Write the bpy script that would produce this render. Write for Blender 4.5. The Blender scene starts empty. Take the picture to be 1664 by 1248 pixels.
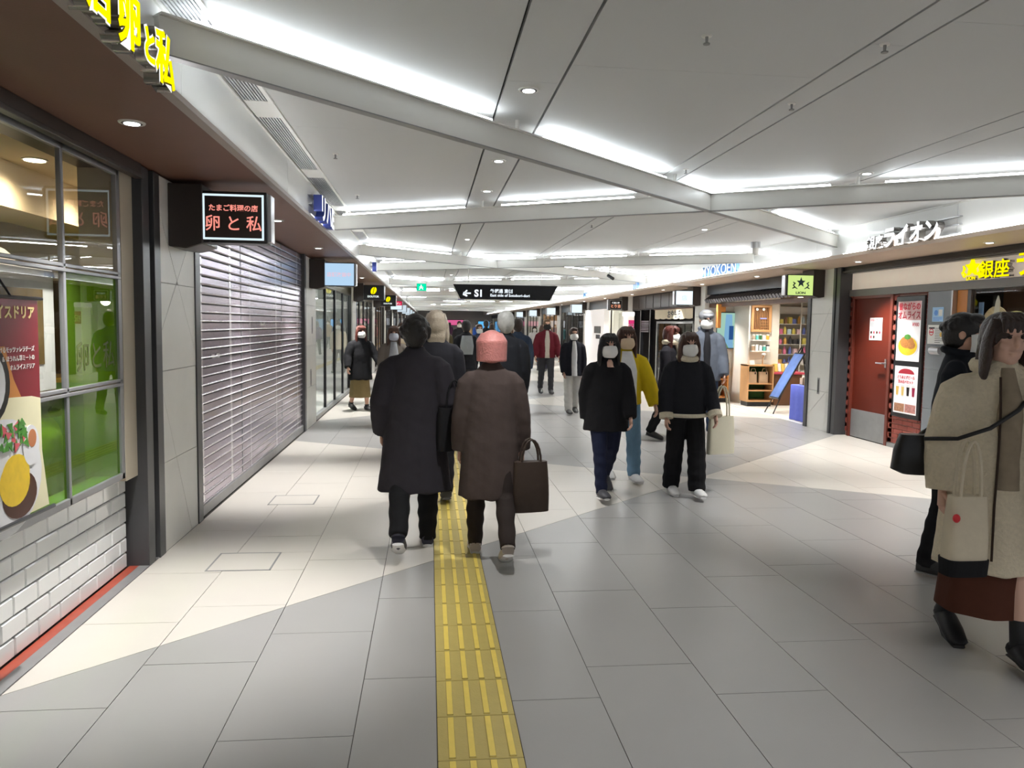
import bpy, bmesh, math, random
import numpy as np
from mathutils import Vector, Matrix
random.seed(7)
C = bpy.context.scene.collection
PI = math.pi

# ------------------------------------------------------------------ camera, world, exposure
EYE = 1.6
cam_d = bpy.data.cameras.new('camera'); cam = bpy.data.objects.new('camera', cam_d); C.objects.link(cam)
cam_d.sensor_width = 36; cam_d.lens = 1250 / 1664 * 36; cam_d.clip_start = .05; cam_d.clip_end = 300
Rm = ((0.994225, -0.006689, -0.107105), (-0.106267, 0.077718, -0.991296), (0.014954, 0.996953, 0.076558))
M4 = Matrix(((Rm[0][0], Rm[0][1], Rm[0][2], 0), (Rm[1][0], Rm[1][1], Rm[1][2], 0), (Rm[2][0], Rm[2][1], Rm[2][2], EYE), (0, 0, 0, 1)))
cam.matrix_world = M4
bpy.context.scene.camera = cam
S = bpy.context.scene
S.view_settings.view_transform = 'Standard'; S.view_settings.look = 'None'
S.view_settings.gamma = 1; S.view_settings.use_curve_mapping = False
S.view_settings.exposure = 0.62
w = bpy.data.worlds.new('world'); S.world = w; w.use_nodes = True
w.node_tree.nodes['Background'].inputs[0].default_value = (.93, .96, 1, 1)
w.node_tree.nodes['Background'].inputs[1].default_value = .4
STRIP_E, DOWN_W, SOFFIT_W = 14.0, 125.0, 290.0

# ------------------------------------------------------------------ materials
MATS = {}
def mat(name, col, rough=.5, metal=0., var=.06, scale=8., bump=0., bscale=60., spec=.5, emit=0., ecol=None, coat=0.):
    if name in MATS: return MATS[name]
    m = bpy.data.materials.new(name); m.use_nodes = True; MATS[name] = m
    nt = m.node_tree; b = nt.nodes['Principled BSDF']
    b.inputs['Roughness'].default_value = rough; b.inputs['Metallic'].default_value = metal
    b.inputs['Specular IOR Level'].default_value = spec; b.inputs['Coat Weight'].default_value = coat
    tc = nt.nodes.new('ShaderNodeTexCoord'); n = nt.nodes.new('ShaderNodeTexNoise')
    n.inputs['Scale'].default_value = scale; n.inputs['Detail'].default_value = 5
    nt.links.new(tc.outputs['Object'], n.inputs['Vector'])
    r = nt.nodes.new('ShaderNodeMixRGB'); r.blend_type = 'MIX'
    a = [max(0, c * (1 - var)) for c in col[:3]] + [1]; z = [min(1, c * (1 + var)) for c in col[:3]] + [1]
    r.inputs[1].default_value = a; r.inputs[2].default_value = z
    nt.links.new(n.outputs['Fac'], r.inputs[0]); nt.links.new(r.outputs[0], b.inputs['Base Color'])
    if bump > 0:
        n2 = nt.nodes.new('ShaderNodeTexNoise'); n2.inputs['Scale'].default_value = bscale; n2.inputs['Detail'].default_value = 3
        nt.links.new(tc.outputs['Object'], n2.inputs['Vector'])
        bp = nt.nodes.new('ShaderNodeBump'); bp.inputs['Strength'].default_value = bump; bp.inputs['Distance'].default_value = .02
        nt.links.new(n2.outputs['Fac'], bp.inputs['Height']); nt.links.new(bp.outputs[0], b.inputs['Normal'])
    if emit > 0:
        e = ecol or col
        b.inputs['Emission Color'].default_value = (*e[:3], 1); b.inputs['Emission Strength'].default_value = emit
    return m
def glass(name, tint, refl_rough=.0, trans=1.):
    m = bpy.data.materials.new(name); m.use_nodes = True; nt = m.node_tree; nt.nodes.clear(); MATS[name] = m
    o = nt.nodes.new('ShaderNodeOutputMaterial'); t = nt.nodes.new('ShaderNodeBsdfTransparent'); g = nt.nodes.new('ShaderNodeBsdfGlossy')
    t.inputs[0].default_value = (*tint, 1); g.inputs['Roughness'].default_value = refl_rough
    f = nt.nodes.new('ShaderNodeFresnel'); f.inputs[0].default_value = 1.5
    ge = nt.nodes.new('ShaderNodeNewGeometry'); mm = nt.nodes.new('ShaderNodeMath'); mm.operation = 'MULTIPLY'; su = nt.nodes.new('ShaderNodeMath'); su.operation = 'SUBTRACT'; su.inputs[0].default_value = 1
    nt.links.new(ge.outputs['Backfacing'], su.inputs[1]); nt.links.new(f.outputs[0], mm.inputs[0]); nt.links.new(su.outputs[0], mm.inputs[1])
    mx = nt.nodes.new('ShaderNodeMixShader'); nt.links.new(mm.outputs[0], mx.inputs[0])
    nt.links.new(t.outputs[0], mx.inputs[1]); nt.links.new(g.outputs[0], mx.inputs[2]); nt.links.new(mx.outputs[0], o.inputs[0])
    return m
def film(name, col, op):           # coloured film on glass: part see-through, part scattering
    m = glass(name, (min(1, col[0] * 1.6), min(1, col[1] * 1.6), col[2] * 1.6)); nt = m.node_tree
    d = nt.nodes.new('ShaderNodeBsdfDiffuse'); d.inputs[0].default_value = (*col, 1)
    mx = nt.nodes.new('ShaderNodeMixShader'); mx.inputs[0].default_value = op
    last = [l for l in nt.links if l.to_node.type == 'OUTPUT_MATERIAL'][0].from_socket
    nt.links.new(last, mx.inputs[1]); nt.links.new(d.outputs[0], mx.inputs[2])
    nt.links.new(mx.outputs[0], [n for n in nt.nodes if n.type == 'OUTPUT_MATERIAL'][0].inputs[0])
    return m
def lamp(name, col, e):
    if e < 2: e *= .62
    m = bpy.data.materials.new(name); m.use_nodes = True; nt = m.node_tree; nt.nodes.clear(); MATS[name] = m
    o = nt.nodes.new('ShaderNodeOutputMaterial'); em = nt.nodes.new('ShaderNodeEmission')
    em.inputs[0].default_value = (*col, 1); em.inputs[1].default_value = e; nt.links.new(em.outputs[0], o.inputs[0]); return m

m_grey_tile = mat('grey floor tile', (.345, .34, .33), .30, var=.05, scale=2.2, bump=.05, bscale=300)
m_beige_tile = mat('beige floor tile', (.62, .585, .53), .30, var=.05, scale=2.2, bump=.05, bscale=300)
m_grout = mat('dark grout', (.06, .055, .05), .9)
m_tact = mat('yellow tactile paving', (.50, .40, .12), .45, var=.12, scale=14, bump=.1, bscale=120)
m_tact_bar = mat('bright yellow rib', (.80, .62, .12), .42, var=.1, scale=20)
m_ceil = mat('ceiling panel', (.605, .615, .615), .55, var=.02, scale=1.5)
m_groove = mat('ceiling groove', (.03, .03, .03), .9)
m_white = mat('white painted metal', (.80, .79, .75), .35, var=.02)
m_fascia = mat('fascia ivory', (.86, .87, .85), .32, var=.02, coat=.2)
m_soffit = mat('brown wood soffit', (.17, .080, .052), .5, var=.14, scale=3, bump=.03, bscale=90)
m_soffit_r = mat('tan soffit', (.55, .42, .32), .4, var=.05)
m_lip = mat('soffit lip', (.38, .33, .30), .45)
m_brown = mat('dark brown metal', (.035, .026, .022), .35)
m_frame = mat('charcoal frame', (.055, .055, .058), .35)
m_black = mat('black frame', (.012, .012, .014), .3)
m_stone = mat('white stone panel', (.80, .79, .75), .42, var=.05, scale=5, bump=.03, bscale=40)
m_joint = mat('stone joint', (.30, .29, .27), .8)
m_glaze = mat('white glazed brick', (.90, .91, .91), .12, var=.03, coat=.6)
m_mortar = mat('white mortar', (.25, .25, .25), .8)
m_red_brick = mat('red brick', (.30, .065, .045), .6, var=.3, scale=9, bump=.25, bscale=70)
m_pink_mortar = mat('pale mortar', (.45, .30, .26), .85)
m_red_floor = mat('red floor strip', (.36, .07, .04), .4, var=.3, scale=12)
m_steel = mat('brushed steel', (.55, .55, .56), .3, .9, var=.05)
m_steel_grey = mat('grey steel panel', (.30, .30, .30), .45, .4, var=.12, scale=10)
m_mull = mat('grey aluminium mullion', (.30, .30, .31), .35, .6)
m_cream = mat('cream wall', (.72, .60, .42), .7, var=.04)
m_tan_wall = mat('warm wall', (.68, .58, .44), .7)
m_door_red = mat('red brown door', (.125, .016, .006), .5, var=.06, scale=3, spec=.25)
m_door_frame = mat('red door frame', (.15, .03, .018), .4)
m_gold_glow = lamp('yellow sign glow', (1, .83, .0), 1.25)
m_white_glow = lamp('white sign glow', (.93, .97, 1), 1.6)
m_letter_side = mat('letter return metal', (.42, .40, .38), .25, .8)
m_blue_side = mat('blue letter return', (.05, .08, .38), .4)
m_strip = lamp('cool line light', (.88, .95, 1.0), STRIP_E)
m_strip_far = lamp('bright line light', (.90, .96, 1.0), STRIP_E * 3)
m_down = lamp('downlight disc', (.95, .98, 1.0), 6)
m_warm_disc = lamp('warm downlight disc', (1, .87, .62), 6)
m_slat = mat('lilac shutter slat', (.45, .385, .46), .22, .75, var=.06, scale=2)
m_slat_lip = mat('bright shutter rod', (.80, .77, .80), .25, .8)
m_paper = mat('white paper', (.82, .82, .80), .6)
m_glass = glass('clear glass', (.93, .95, .95))
m_dglass = glass('smoked glass', (.45, .47, .5))
m_green = film('green film', (.26, .43, .04), .12)
m_wood = mat('light oak', (.55, .30, .13), .45, var=.15, scale=6)
m_orange_wood = mat('orange wood', (.56, .22, .05), .45, var=.1, scale=5)
m_dwood = mat('dark brown wood', (.12, .05, .02), .45, var=.2)
m_skin = mat('skin', (.62, .36, .26), .5, var=.05)
m_mask = mat('white face mask', (.84, .84, .82), .8)

# ------------------------------------------------------------------ mesh helpers
class MB:
    def __init__(s): s.v = []; s.f = []; s.fm = []
    def add(s, vs, fs, mi=0):
        o = len(s.v); s.v += [tuple(p) for p in vs]
        for f in fs: s.f.append([i + o for i in f]); s.fm.append(mi)
        return s
    def box(s, x0, x1, y0, y1, z0, z1, mi=0):
        if x0 > x1: x0, x1 = x1, x0
        if y0 > y1: y0, y1 = y1, y0
        return s.add([(x0, y0, z0), (x1, y0, z0), (x1, y1, z0), (x0, y1, z0), (x0, y0, z1), (x1, y0, z1), (x1, y1, z1), (x0, y1, z1)],
                     [(0, 3, 2, 1), (4, 5, 6, 7), (0, 1, 5, 4), (1, 2, 6, 5), (2, 3, 7, 6), (3, 0, 4, 7)], mi)
    def prism(s, P, pts, w0, w1, mi=0):        # P = (origin, ex, ey); polygon in its plane, thickness w0..w1 along ex x ey
        o, ex, ey = P; ez = ex.cross(ey); n = len(pts)
        a = [o + ex * u + ey * v + ez * w0 for u, v in pts]; b = [o + ex * u + ey * v + ez * w1 for u, v in pts]
        return s.add(a + b, [tuple(range(n))[::-1], tuple(range(n, 2 * n))] + [(i, (i + 1) % n, n + (i + 1) % n, n + i) for i in range(n)], mi)
    def tube(s, pts, rad, n=10, mi=0, flat=None, cap=True):
        pts = [Vector(p) for p in pts]; k = len(pts)
        rad = [rad] * k if isinstance(rad, (int, float)) else rad
        up = Vector(flat) if flat else None; rings = []; prev = None
        for i, p in enumerate(pts):
            t = (pts[min(i + 1, k - 1)] - pts[max(i - 1, 0)]).normalized()
            a = up if up else (prev if prev else (Vector((1, 0, 0)) if abs(t.x) < .9 else Vector((0, 1, 0))))
            a = (a - t * a.dot(t)).normalized(); b = t.cross(a); prev = a
            r = rad[i]; ra, rb = (r, r) if isinstance(r, (int, float)) else r
            rings.append([p + a * (math.cos(2 * PI * j / n) * ra) + b * (math.sin(2 * PI * j / n) * rb) for j in range(n)])
        vs = [q for r in rings for q in r]; fs = []
        for i in range(k - 1):
            for j in range(n): fs.append((i * n + j, i * n + (j + 1) % n, (i + 1) * n + (j + 1) % n, (i + 1) * n + j))
        if cap: fs += [tuple(range(n))[::-1], tuple(range((k - 1) * n, k * n))]
        return s.add(vs, fs, mi)
    def rings(s, rs, n=20, mi=0, e=2.0):       # horizontal superellipse rings (x,y,z,rx,ry)
        vs = []; k = len(rs)
        for x, y, z, rx, ry in rs:
            for j in range(n):
                a = 2 * PI * j / n; c, q = math.cos(a), math.sin(a)
                vs.append((x + rx * math.copysign(abs(c) ** (2 / e), c), y + ry * math.copysign(abs(q) ** (2 / e), q), z))
        up = rs[-1][2] > rs[0][2]; fs = []
        for i in range(k - 1):
            for j in range(n):
                q = (i * n + j, i * n + (j + 1) % n, (i + 1) * n + (j + 1) % n, (i + 1) * n + j); fs.append(q if up else q[::-1])
        a, b = tuple(range(n)), tuple(range((k - 1) * n, k * n)); fs += [a[::-1], b] if up else [a, b[::-1]]
        return s.add(vs, fs, mi)
    def ell(s, c, r, n=14, m=9, mi=0):
        rs = []
        for i in range(m + 1):
            t = -PI / 2 + PI * i / m; q = max(math.cos(t), .03)
            rs.append((c[0], c[1], c[2] + r[2] * math.sin(t), r[0] * q, r[1] * q))
        return s.rings(rs, n, mi)
    def disc(s, P, u, v, r, w0, w1, mi=0, n=24, ry=None):
        return s.prism(P, [(u + r * math.cos(2 * PI * i / n), v + (ry or r) * math.sin(2 * PI * i / n)) for i in range(n)], w0, w1, mi)
    def mesh(s, name, mats, bevel=0, smooth=False):
        me = bpy.data.meshes.new(name); me.from_pydata(s.v, [], s.f)
        for m in (mats if isinstance(mats, (list, tuple)) else [mats]): me.materials.append(m)
        me.polygons.foreach_set('material_index', s.fm)
        if bevel:
            bm = bmesh.new(); bm.from_mesh(me)
            bmesh.ops.bevel(bm, geom=bm.edges[:], offset=bevel, segments=1, affect='EDGES', profile=.5, clamp_overlap=True)
            bm.to_mesh(me); bm.free()
        if smooth:
            me.shade_smooth(); me.set_sharp_from_angle(angle=math.radians(50))
        me.update(); return me
    def obj(s, name, mats, parent=None, bevel=0, smooth=False, **kw):
        return link(name, s.mesh(name, mats, bevel, smooth), parent, **kw)
def link(name, me, parent=None, **kw):
    o = bpy.data.objects.new(name, me); C.objects.link(o)
    if parent is not None: o.parent = parent
    for k, v in kw.items(): o[k] = v
    return o
def thing(name, label, cat, loc=(0, 0, 0), rz=0, group=None, kind=None):
    o = bpy.data.objects.new(name, None); C.objects.link(o); o.location = loc; o.rotation_euler = (0, 0, rz); o.empty_display_size = .1
    if label: o['label'] = label
    if cat: o['category'] = cat
    if group: o['group'] = group
    if kind: o['kind'] = kind
    return o
def struct(name): return thing(name, None, None, kind='structure')
def tag(o, label, cat, group=None):
    o['label'] = label; o['category'] = cat
    if group: o['group'] = group
    return o
def dup(root, loc, rz=None, label=None):
    r = root.copy(); C.objects.link(r); r.location = loc
    if rz is not None: r.rotation_euler = (0, 0, rz)
    if label: r['label'] = label
    for ch in list(root.children):
        c = ch.copy(); C.objects.link(c); c.parent = r
        for g in ch.children:
            d = g.copy(); C.objects.link(d); d.parent = c
    return r
X_, Y_, Z_ = Vector((1, 0, 0)), Vector((0, 1, 0)), Vector((0, 0, 1))
def P_left(x, y, z): return (Vector((x, y, z)), Y_, Z_)          # faces +X, u runs away from camera
def P_right(x, y, z): return (Vector((x, y, z)), -Y_, Z_)        # faces -X, u runs towards camera
def P_front(x, y, z): return (Vector((x, y, z)), X_, Z_)         # faces -Y (the camera)
def rect(u0, v0, u1, v1): return [(u0, v0), (u1, v0), (u1, v1), (u0, v1)]
def text(body, size, P, u, v, mats, parent=None, name='lettering', depth=.002, bold=0., align='LEFT', sx=1., w=0., **kw):
    cu = bpy.data.curves.new(name, 'FONT'); cu.body = body; cu.size = size; cu.extrude = depth / 2; cu.offset = bold
    cu.align_x = align; cu.resolution_u = 3
    t = bpy.data.objects.new('tmp', cu); me = bpy.data.meshes.new_from_object(t); bpy.data.objects.remove(t); me.name = name
    o, ex, ey = P; ez = ex.cross(ey)
    M = Matrix(((ex.x * sx, ey.x, ez.x), (ex.y * sx, ey.y, ez.y), (ex.z * sx, ey.z, ez.z)))
    org = o + ex * u + ey * v + ez * (w + depth / 2)
    for q in me.vertices: q.co = M @ q.co + org
    me.materials.clear()
    ml = mats if isinstance(mats, (list, tuple)) else [mats]
    for m in ml: me.materials.append(m)
    if len(ml) > 1:
        for p in me.polygons: p.material_index = 0 if p.normal.dot(ez) > .7 else 1
    else:
        for p in me.polygons: p.material_index = 0
    me.update()
    if len(ml) > 1:
        for p in me.polygons: p.material_index = 0 if p.normal.dot(ez) > .7 else 1
    return link(name, me, parent, **kw)
def clip(poly, a, b, c):          # keep a*x+b*y+c >= 0
    out = []; n = len(poly)
    for i in range(n):
        p, q = poly[i], poly[(i + 1) % n]; dp, dq = a * p[0] + b * p[1] + c, a * q[0] + b * q[1] + c
        if dp >= 0: out.append(p)
        if (dp >= 0) != (dq >= 0):
            t = dp / (dp - dq); out.append((p[0] + (q[0] - p[0]) * t, p[1] + (q[1] - p[1]) * t))
    return out
def inset(poly, g):
    r = poly; n = len(poly)
    for i in range(n):
        p, q = poly[i], poly[(i + 1) % n]; dx, dy = q[0] - p[0], q[1] - p[1]; L = math.hypot(dx, dy)
        if L < 1e-6: continue
        a, b = -dy / L, dx / L; r = clip(r, a, b, -(a * p[0] + b * p[1]) - g)
        if len(r) < 3: return []
    return r
def area(p): return .5 * abs(sum(p[i][0] * p[(i + 1) % len(p)][1] - p[(i + 1) % len(p)][0] * p[i][1] for i in range(len(p))))
def split(polys, lines):
    for a, b, c in lines:
        nx = []
        for p in polys:
            for q in (clip(p, a, b, c), clip(p, -a, -b, -c)):
                if len(q) > 2 and area(q) > 1e-3: nx.append(q)
        polys = nx
    return polys

YEND = 78.0; YB = -7.0
XL, XR = -1.8, 6.2
# ------------------------------------------------------------------ floor
floor = MB().box(-6, 10, YB, YEND, -.12, -.004).obj('floor', m_grout, kind='structure')
UP = [(-.965, 1, -(3.36 + 9.3 * k) - .965 * 1.8) for k in range(0, 9)]
DN = [(.57, 1, -7.81 - .57 * 2.99 - 7.1 * k) for k in range(0, 11)]
def beige(x, y):
    return (sum(a * x + b * y + c > 0 for a, b, c in UP) + sum(a * x + b * y + c > 0 for a, b, c in DN) + 0) % 2 == 1
offs = {-5: 3.22, -4: 3.62, -3: 2.92, -2: 3.4, -1: 3.15, 0: 3.45, 1: 3.14, 2: 3.66, 3: 2.84, 4: 3.42, 5: 3.0, 6: 3.7, 7: 3.2, 8: 3.55, 9: 2.9, 10: 3.35}
pieces = []
for k in range(-5, 11):
    x0 = .745 + .514 * k; x1 = x0 + .514
    if k == -5: x0 = -1.8
    if k == 10: x1 = 6.33
    if k == -1: x0 = .36
    if k == -2: x1 = .04
    y = offs[k] - 1.025 * 9
    cuts = []
    while y < YEND: cuts.append(y); y += 1.025
    if k == -5: cuts = [c for c in cuts if not 3.3 < c < 6.2] + [4.14, 4.96, 5.97]
    if k == -4: cuts = [c for c in cuts if not 3.7 < c < 6] + [4.36, 4.99, 5.38, 5.79]
    if k == -3: cuts = [c for c in cuts if not 4.2 < c < 6] + [5.19, 5.70]
    cuts.sort()
    for y0, y1 in zip(cuts, cuts[1:]):
        ls = [l for l in UP + DN if min(l[0] * x + l[1] * y + l[2] for x in (x0, x1) for y in (y0, y1)) < 0 < max(l[0] * x + l[1] * y + l[2] for x in (x0, x1) for y in (y0, y1))]
        for p in split([rect(x0, y0, x1, y1)], ls):
            cx = sum(q[0] for q in p) / len(p); cy = sum(q[1] for q in p) / len(p)
            q = inset(p, .0018)
            if len(q) > 2: pieces.append((cy, cx, q))
pieces.sort()
PF = (Vector((0, 0, 0)), X_, Y_)
nt_ = 0; far_t = MB()
for cy, cx, q in pieces:
    mi = 1 if beige(cx, cy) else 0
    if cy > 1.9 and (cx - .28) ** 2 < (cy * .95 + 1) ** 2 and nt_ < 296 and cy < 18:
        nt_ += 1
        MB().prism(PF, q, -.004, random.uniform(-.0003, .0003)).obj('tile', m_beige_tile if mi else m_grey_tile, floor)
    else: far_t.prism(PF, q, -.004, 0, mi)
far_t.obj('distant_tiles', [m_grey_tile, m_beige_tile], floor, kind='stuff')
# floor hatches with metal edging
def hatch(x0, x1, y0, y1, label):
    o = MB(); t = .012
    for a in ((x0, x1, y0, y0 + t), (x0, x1, y1 - t, y1), (x0, x0 + t, y0, y1), (x1 - t, x1, y0, y1)): o.box(*a, -.003, .0015)
    h = thing('floor_hatch', label, 'hatch'); o.obj('metal_frame', m_steel_grey, h)
    MB().box(x0 + t, x1 - t, y0 + t, y1 - t, -.003, .0008).obj('cover', m_beige_tile, h)
hatch(-1.42, -1.01, 4.99, 5.38, 'metal-edged floor hatch in the beige tiles opposite the nearer stone pillar')
hatch(-1.40, -1.0, 6.81, 7.18, 'metal-edged floor hatch in front of the closed lilac shutter')
# tactile paving
tp = thing('tactile_paving', 'strip of ribbed yellow tactile paving running straight down the walkway', 'paving')
tb = MB(); g = .0015
tb.box(.04 + g, .36 - g, g, .317 - g, 0, .004)
me_t = None
tb2 = MB()
for i in range(4):
    xb = .04 + .055 + i * .075
    tb2.box(xb - .0135, xb + .0135, .010, .305, .003, .009, 1)
tb.add(tb2.v, tb2.f, 1)
me_t = tb.mesh('tactile_tile', [m_tact, m_tact_bar], bevel=.0022)
for i in range(-4, 236):
    o = link('tactile_tile', me_t, tp); o.location = (0, 3.03 - .317 + .317 * i, 0)

# ------------------------------------------------------------------ ceiling
ZC, ZS = 2.93, 2.57
ceil = MB().box(-6, 10, YB, YEND, 2.96, 3.1).obj('ceiling', m_groove, kind='structure')
cols_x = [(-.95, .395), (.41, .70), (.715, 2.025), (2.04, 2.215), (2.23, 3.545), (3.56, 3.82), (3.835, 5.40)]
far_c = MB()
for ci, (x0, x1) in enumerate(cols_x):
    y = -6.9 + (ci % 3) * .8
    while y < YEND:
        L = 3.1 if ci % 2 == 0 else 5.2
        g = .0012
        if y < 32 and y + L > 2: MB().box(x0, x1, y + g, min(y + L - g, YEND), ZC, ZC + .03).obj('ceiling_panel', m_ceil, ceil)
        else: far_c.box(x0, x1, y + g, min(y + L - g, YEND), ZC, ZC + .03)
        y += L
far_c.obj('distant_panels', m_ceil, ceil, kind='stuff')
# left air grille between two white edge profiles
trim1 = MB().box(-1.16, -1.135, YB, YEND, ZC - .012, ZC + .03).box(-.975, -.95, YB, YEND, ZC - .012, ZC + .03).obj('trim_1', m_white, kind='structure')
m_louv = mat('grille slat', (.50, .51, .53), .4)
lou = MB()
for i in range(9): lou.box(-1.13 + .018 * i, -1.119 + .018 * i, 0, 1.72, ZC + .004, ZC + .02)
me_l = lou.mesh('louvre_slats', m_louv)
y = -1.0; k = 0
while y < 60:
    gl = {2: 'slotted grey air grille just past the left end of the nearest beam', 3: 'slotted grey air grille second past the nearest beam', 1: 'slotted grey air grille at the top edge above the nearest beam'}.get(k)
    gr = thing('air_grille', gl or 'long slotted grey air grille farther along the left edge of the ceiling', 'grille', (0, y, 0), group=None if gl else 'air grilles along the left edge of the ceiling')
    link('louvre_slats', me_l, gr, kind='stuff')
    MB().box(-1.13, -.98, 1.72, 2.1, ZC, ZC + .02).obj('blank_plate', m_white, gr) if k == 0 else None
    if k == 0: me_bp = gr.children[-1].data if gr.children[-1].name.startswith('blank') else [c for c in gr.children if c.name.startswith('blank')][0].data
    else: link('blank_plate', me_bp, gr)
    y += 2.1; k += 1
trim2 = MB().box(5.38, 5.41, YB, YEND, ZC - .015, ZC + .03).obj('trim_2', m_white, kind='structure')

# soffits and fascias
MB().box(-2.0, -1.13, YB, YEND, ZS, ZS + .05).obj('left_soffit', m_soffit, kind='structure')
MB().box(-1.15, -1.10, YB, YEND, ZS - .005, ZS + .022).obj('trim_3', m_lip, kind='structure')
fl_ = struct('left_fascia')
y = YB
while y < YEND:
    MB().box(-1.17, -1.15, y + .003, y + 2.7 - .003, ZS + .02, ZC + .0).obj('panel', m_fascia, fl_); y += 2.7
    if y > 40: MB().box(-1.17, -1.15, y + .003, YEND, ZS + .02, ZC).obj('panel', m_fascia, fl_); break
MB().box(5.38, 6.5, YB, YEND, ZS - .03, ZS + .02).obj('right_soffit', m_soffit_r, kind='structure')
MB().box(5.33, 5.40, YB, YEND, ZS - .035, ZS + .01).obj('trim_4', m_soffit_r, kind='structure')
fr_ = struct('right_fascia'); y = YB
while y < YEND:
    MB().box(5.40, 5.42, y + .003, min(y + 2.9 - .003, YEND), ZS + .015, ZC).obj('panel', m_fascia, fr_); y += 2.9
    if y > 45: MB().box(5.40, 5.42, y + .003, YEND, ZS + .015, ZC).obj('panel', m_fascia, fr_); break
MB().box(-6, 10, YEND, YEND + .2, -.1, 3.1).obj('wall_back', mat('far wall', (.45, .42, .42), .7), kind='structure')
# concealed linear light in the right cove lighting the fascia's foot (the bright line along its lower edge)
m_cove = lamp('cove line', (.97, .99, 1), 8)
for i in range(10):
    a = 3 + i * 7.0
    tag(MB().box(5.345, 5.375, a, a + 6.6, ZS + .012, ZS + .02).obj('line_light', m_cove), 'thin lit line along the foot of the right fascia', 'light', 'line lights along the foot of the right fascia')
for i in range(10):
    a = 3 + i * 7.0
    tag(MB().box(-1.135, -1.115, a, a + 6.6, ZS + .024, ZS + .03).obj('line_light', m_cove), 'thin lit line along the foot of the left fascia', 'light', 'line lights along the foot of the left fascia')

# ------------------------------------------------------------------ diagonal beams carrying uplights
SEG = [(-1.02, .37), (.76, 1.99), (2.27, 3.51), (3.88, 5.28)]
def beam(xa, ya, xb, yb, label, group=None):
    b = thing('ceiling_beam', label, 'beam', (xa, ya, 0), math.atan2(yb - ya, xb - xa), group)
    Lx = math.hypot(xb - xa, yb - ya); sc = Lx / (xb - xa)
    def u(x): return (x - xa) * sc
    MB().box(0, Lx, -.022, .022, 2.70, 2.85).obj('fin', m_white, b, bevel=.002)
    MB().box(0, Lx, -.028, .028, 2.694, 2.70).obj('bottom_edge', m_steel_grey, b)
    MB().box(0, Lx, -.045, .045, 2.85, 2.858).obj('light_tray', m_white, b)
    for x0, x1 in SEG:
        MB().box(u(x0), u(x1), -.016, .016, 2.859, 2.878).obj('light_tube', m_strip if min(ya, yb) < 12 else m_strip_far, b)
    for x in (-.98, .56, 2.12, 3.70, 5.2):
        MB().tube([(u(x), 0, 2.85), (u(x), 0, 2.94)], .014, 8).obj('hanger', m_white, b, smooth=True)
ups = [3.45, 12.8, 22.1, 31.4, 40.7, 50, 59.3]
lab_u = ['nearest white ceiling beam running from the yellow letters on the left towards the middle right',
         'second white ceiling beam starting at the left fascia past the two crossing beams']
for i, s0 in enumerate(ups):
    beam(-1.13, s0 - .03, 5.38, s0 + (6.51 * .99) - .03 if i == 0 else s0 + 6.1, lab_u[i] if i < 2 else 'far white ceiling beam in the receding zigzag', None if i < 2 else 'far zigzag beams with uplights')
dns = [5.4, 12.5, 19.6, 26.7, 33.8, 41, 48, 55, 62]
lab_d = ['white ceiling beam crossing the nearest one and reaching the fascia above the white sign letters',
         'white ceiling beam ending at the right fascia beside the round security camera',
         'white ceiling beam just above and behind the black hanging direction sign']
for i, e in enumerate(dns):
    beam(-1.13, e + 6.51 * .625, 5.38, e, lab_d[i] if i < 3 else 'far white ceiling beam in the receding zigzag', None if i < 3 else 'far zigzag beams with uplights')

# ------------------------------------------------------------------ downlights
def spot(name, loc, W, ang=95, col=(1, .985, .96), blend=.8, r=.04):
    l = bpy.data.lights.new(name, 'SPOT'); l.energy = W; l.spot_size = math.radians(ang); l.spot_blend = blend; l.shadow_soft_size = r; l.color = col
    o = bpy.data.objects.new(name, l); C.objects.link(o); o.location = loc; return o
ring = MB().tube([(0, 0, .002), (0, 0, -.006)], [.062, .058], 24).mesh('trim_ring', m_white, smooth=True)
cup = MB().tube([(0, 0, -.0062), (0, 0, -.0075)], [.047, .045], 24).mesh('reflector', m_black)
dsc = MB().tube([(0, 0, -.0075), (0, 0, -.0095)], [.036, .034], 20).mesh('lamp_disc', m_down)
def downlight(x, y, z, label, group, W, ang=80, s=1.):
    d = thing('downlight', label, 'light', (x, y, z), group=group); d.scale = (s, s, 1)
    link('trim_ring', ring, d); link('reflector', cup, d); link('lamp_disc', dsc, d)
    if W: spot('downlight_beam', (x, y, z - .03), W, ang)
G1 = 'round downlights in the ceiling strips'; G2 = 'round downlights in the brown left soffit'; G3 = 'round downlights in the tan right soffit'
dl = [(.55, 4.44, 'round downlight in the narrow ceiling strip above the nearest beam', .8), (.55, 6.35, 'round downlight in the ceiling strip just beyond the nearest beam', .8), (.56, 7.78, 'second round downlight beyond the nearest beam in the same strip', .7)]
for x, y, l, k in dl: downlight(x, y, ZC, l, None, DOWN_W * k)
for x, y in [(.58, 12.2), (3.69, 10.2), (3.69, 13.9), (.57, 16.4), (3.7, 18.5), (.57, 21), (3.7, 23.5), (.57, 26), (3.7, 29), (.57, 32), (3.7, 36), (.57, 40), (3.7, 46), (.57, 52)]:
    u_ = {(3.69, 10.2): 'round downlight in the ceiling strip between the crossing beams and the security camera', (.58, 12.2): 'round downlight in the left ceiling strip just beyond the second beam'}.get((x, y))
    downlight(x, y, ZC, u_ or 'round downlight in a narrow ceiling strip farther down the walkway', None if u_ else G1, DOWN_W * 1.3, 100)
downlight(3.68, 6.29, ZC, 'round downlight in the ceiling strip above the long right-hand beam', None, 0, 75); spot('downlight_beam', (3.66, 6.22, 2.68), DOWN_W * 1.5, 75)
downlight(2.12, 1.2, ZC, 'round downlight in a narrow ceiling strip farther down the walkway', G1, DOWN_W * .5, 100)
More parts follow.
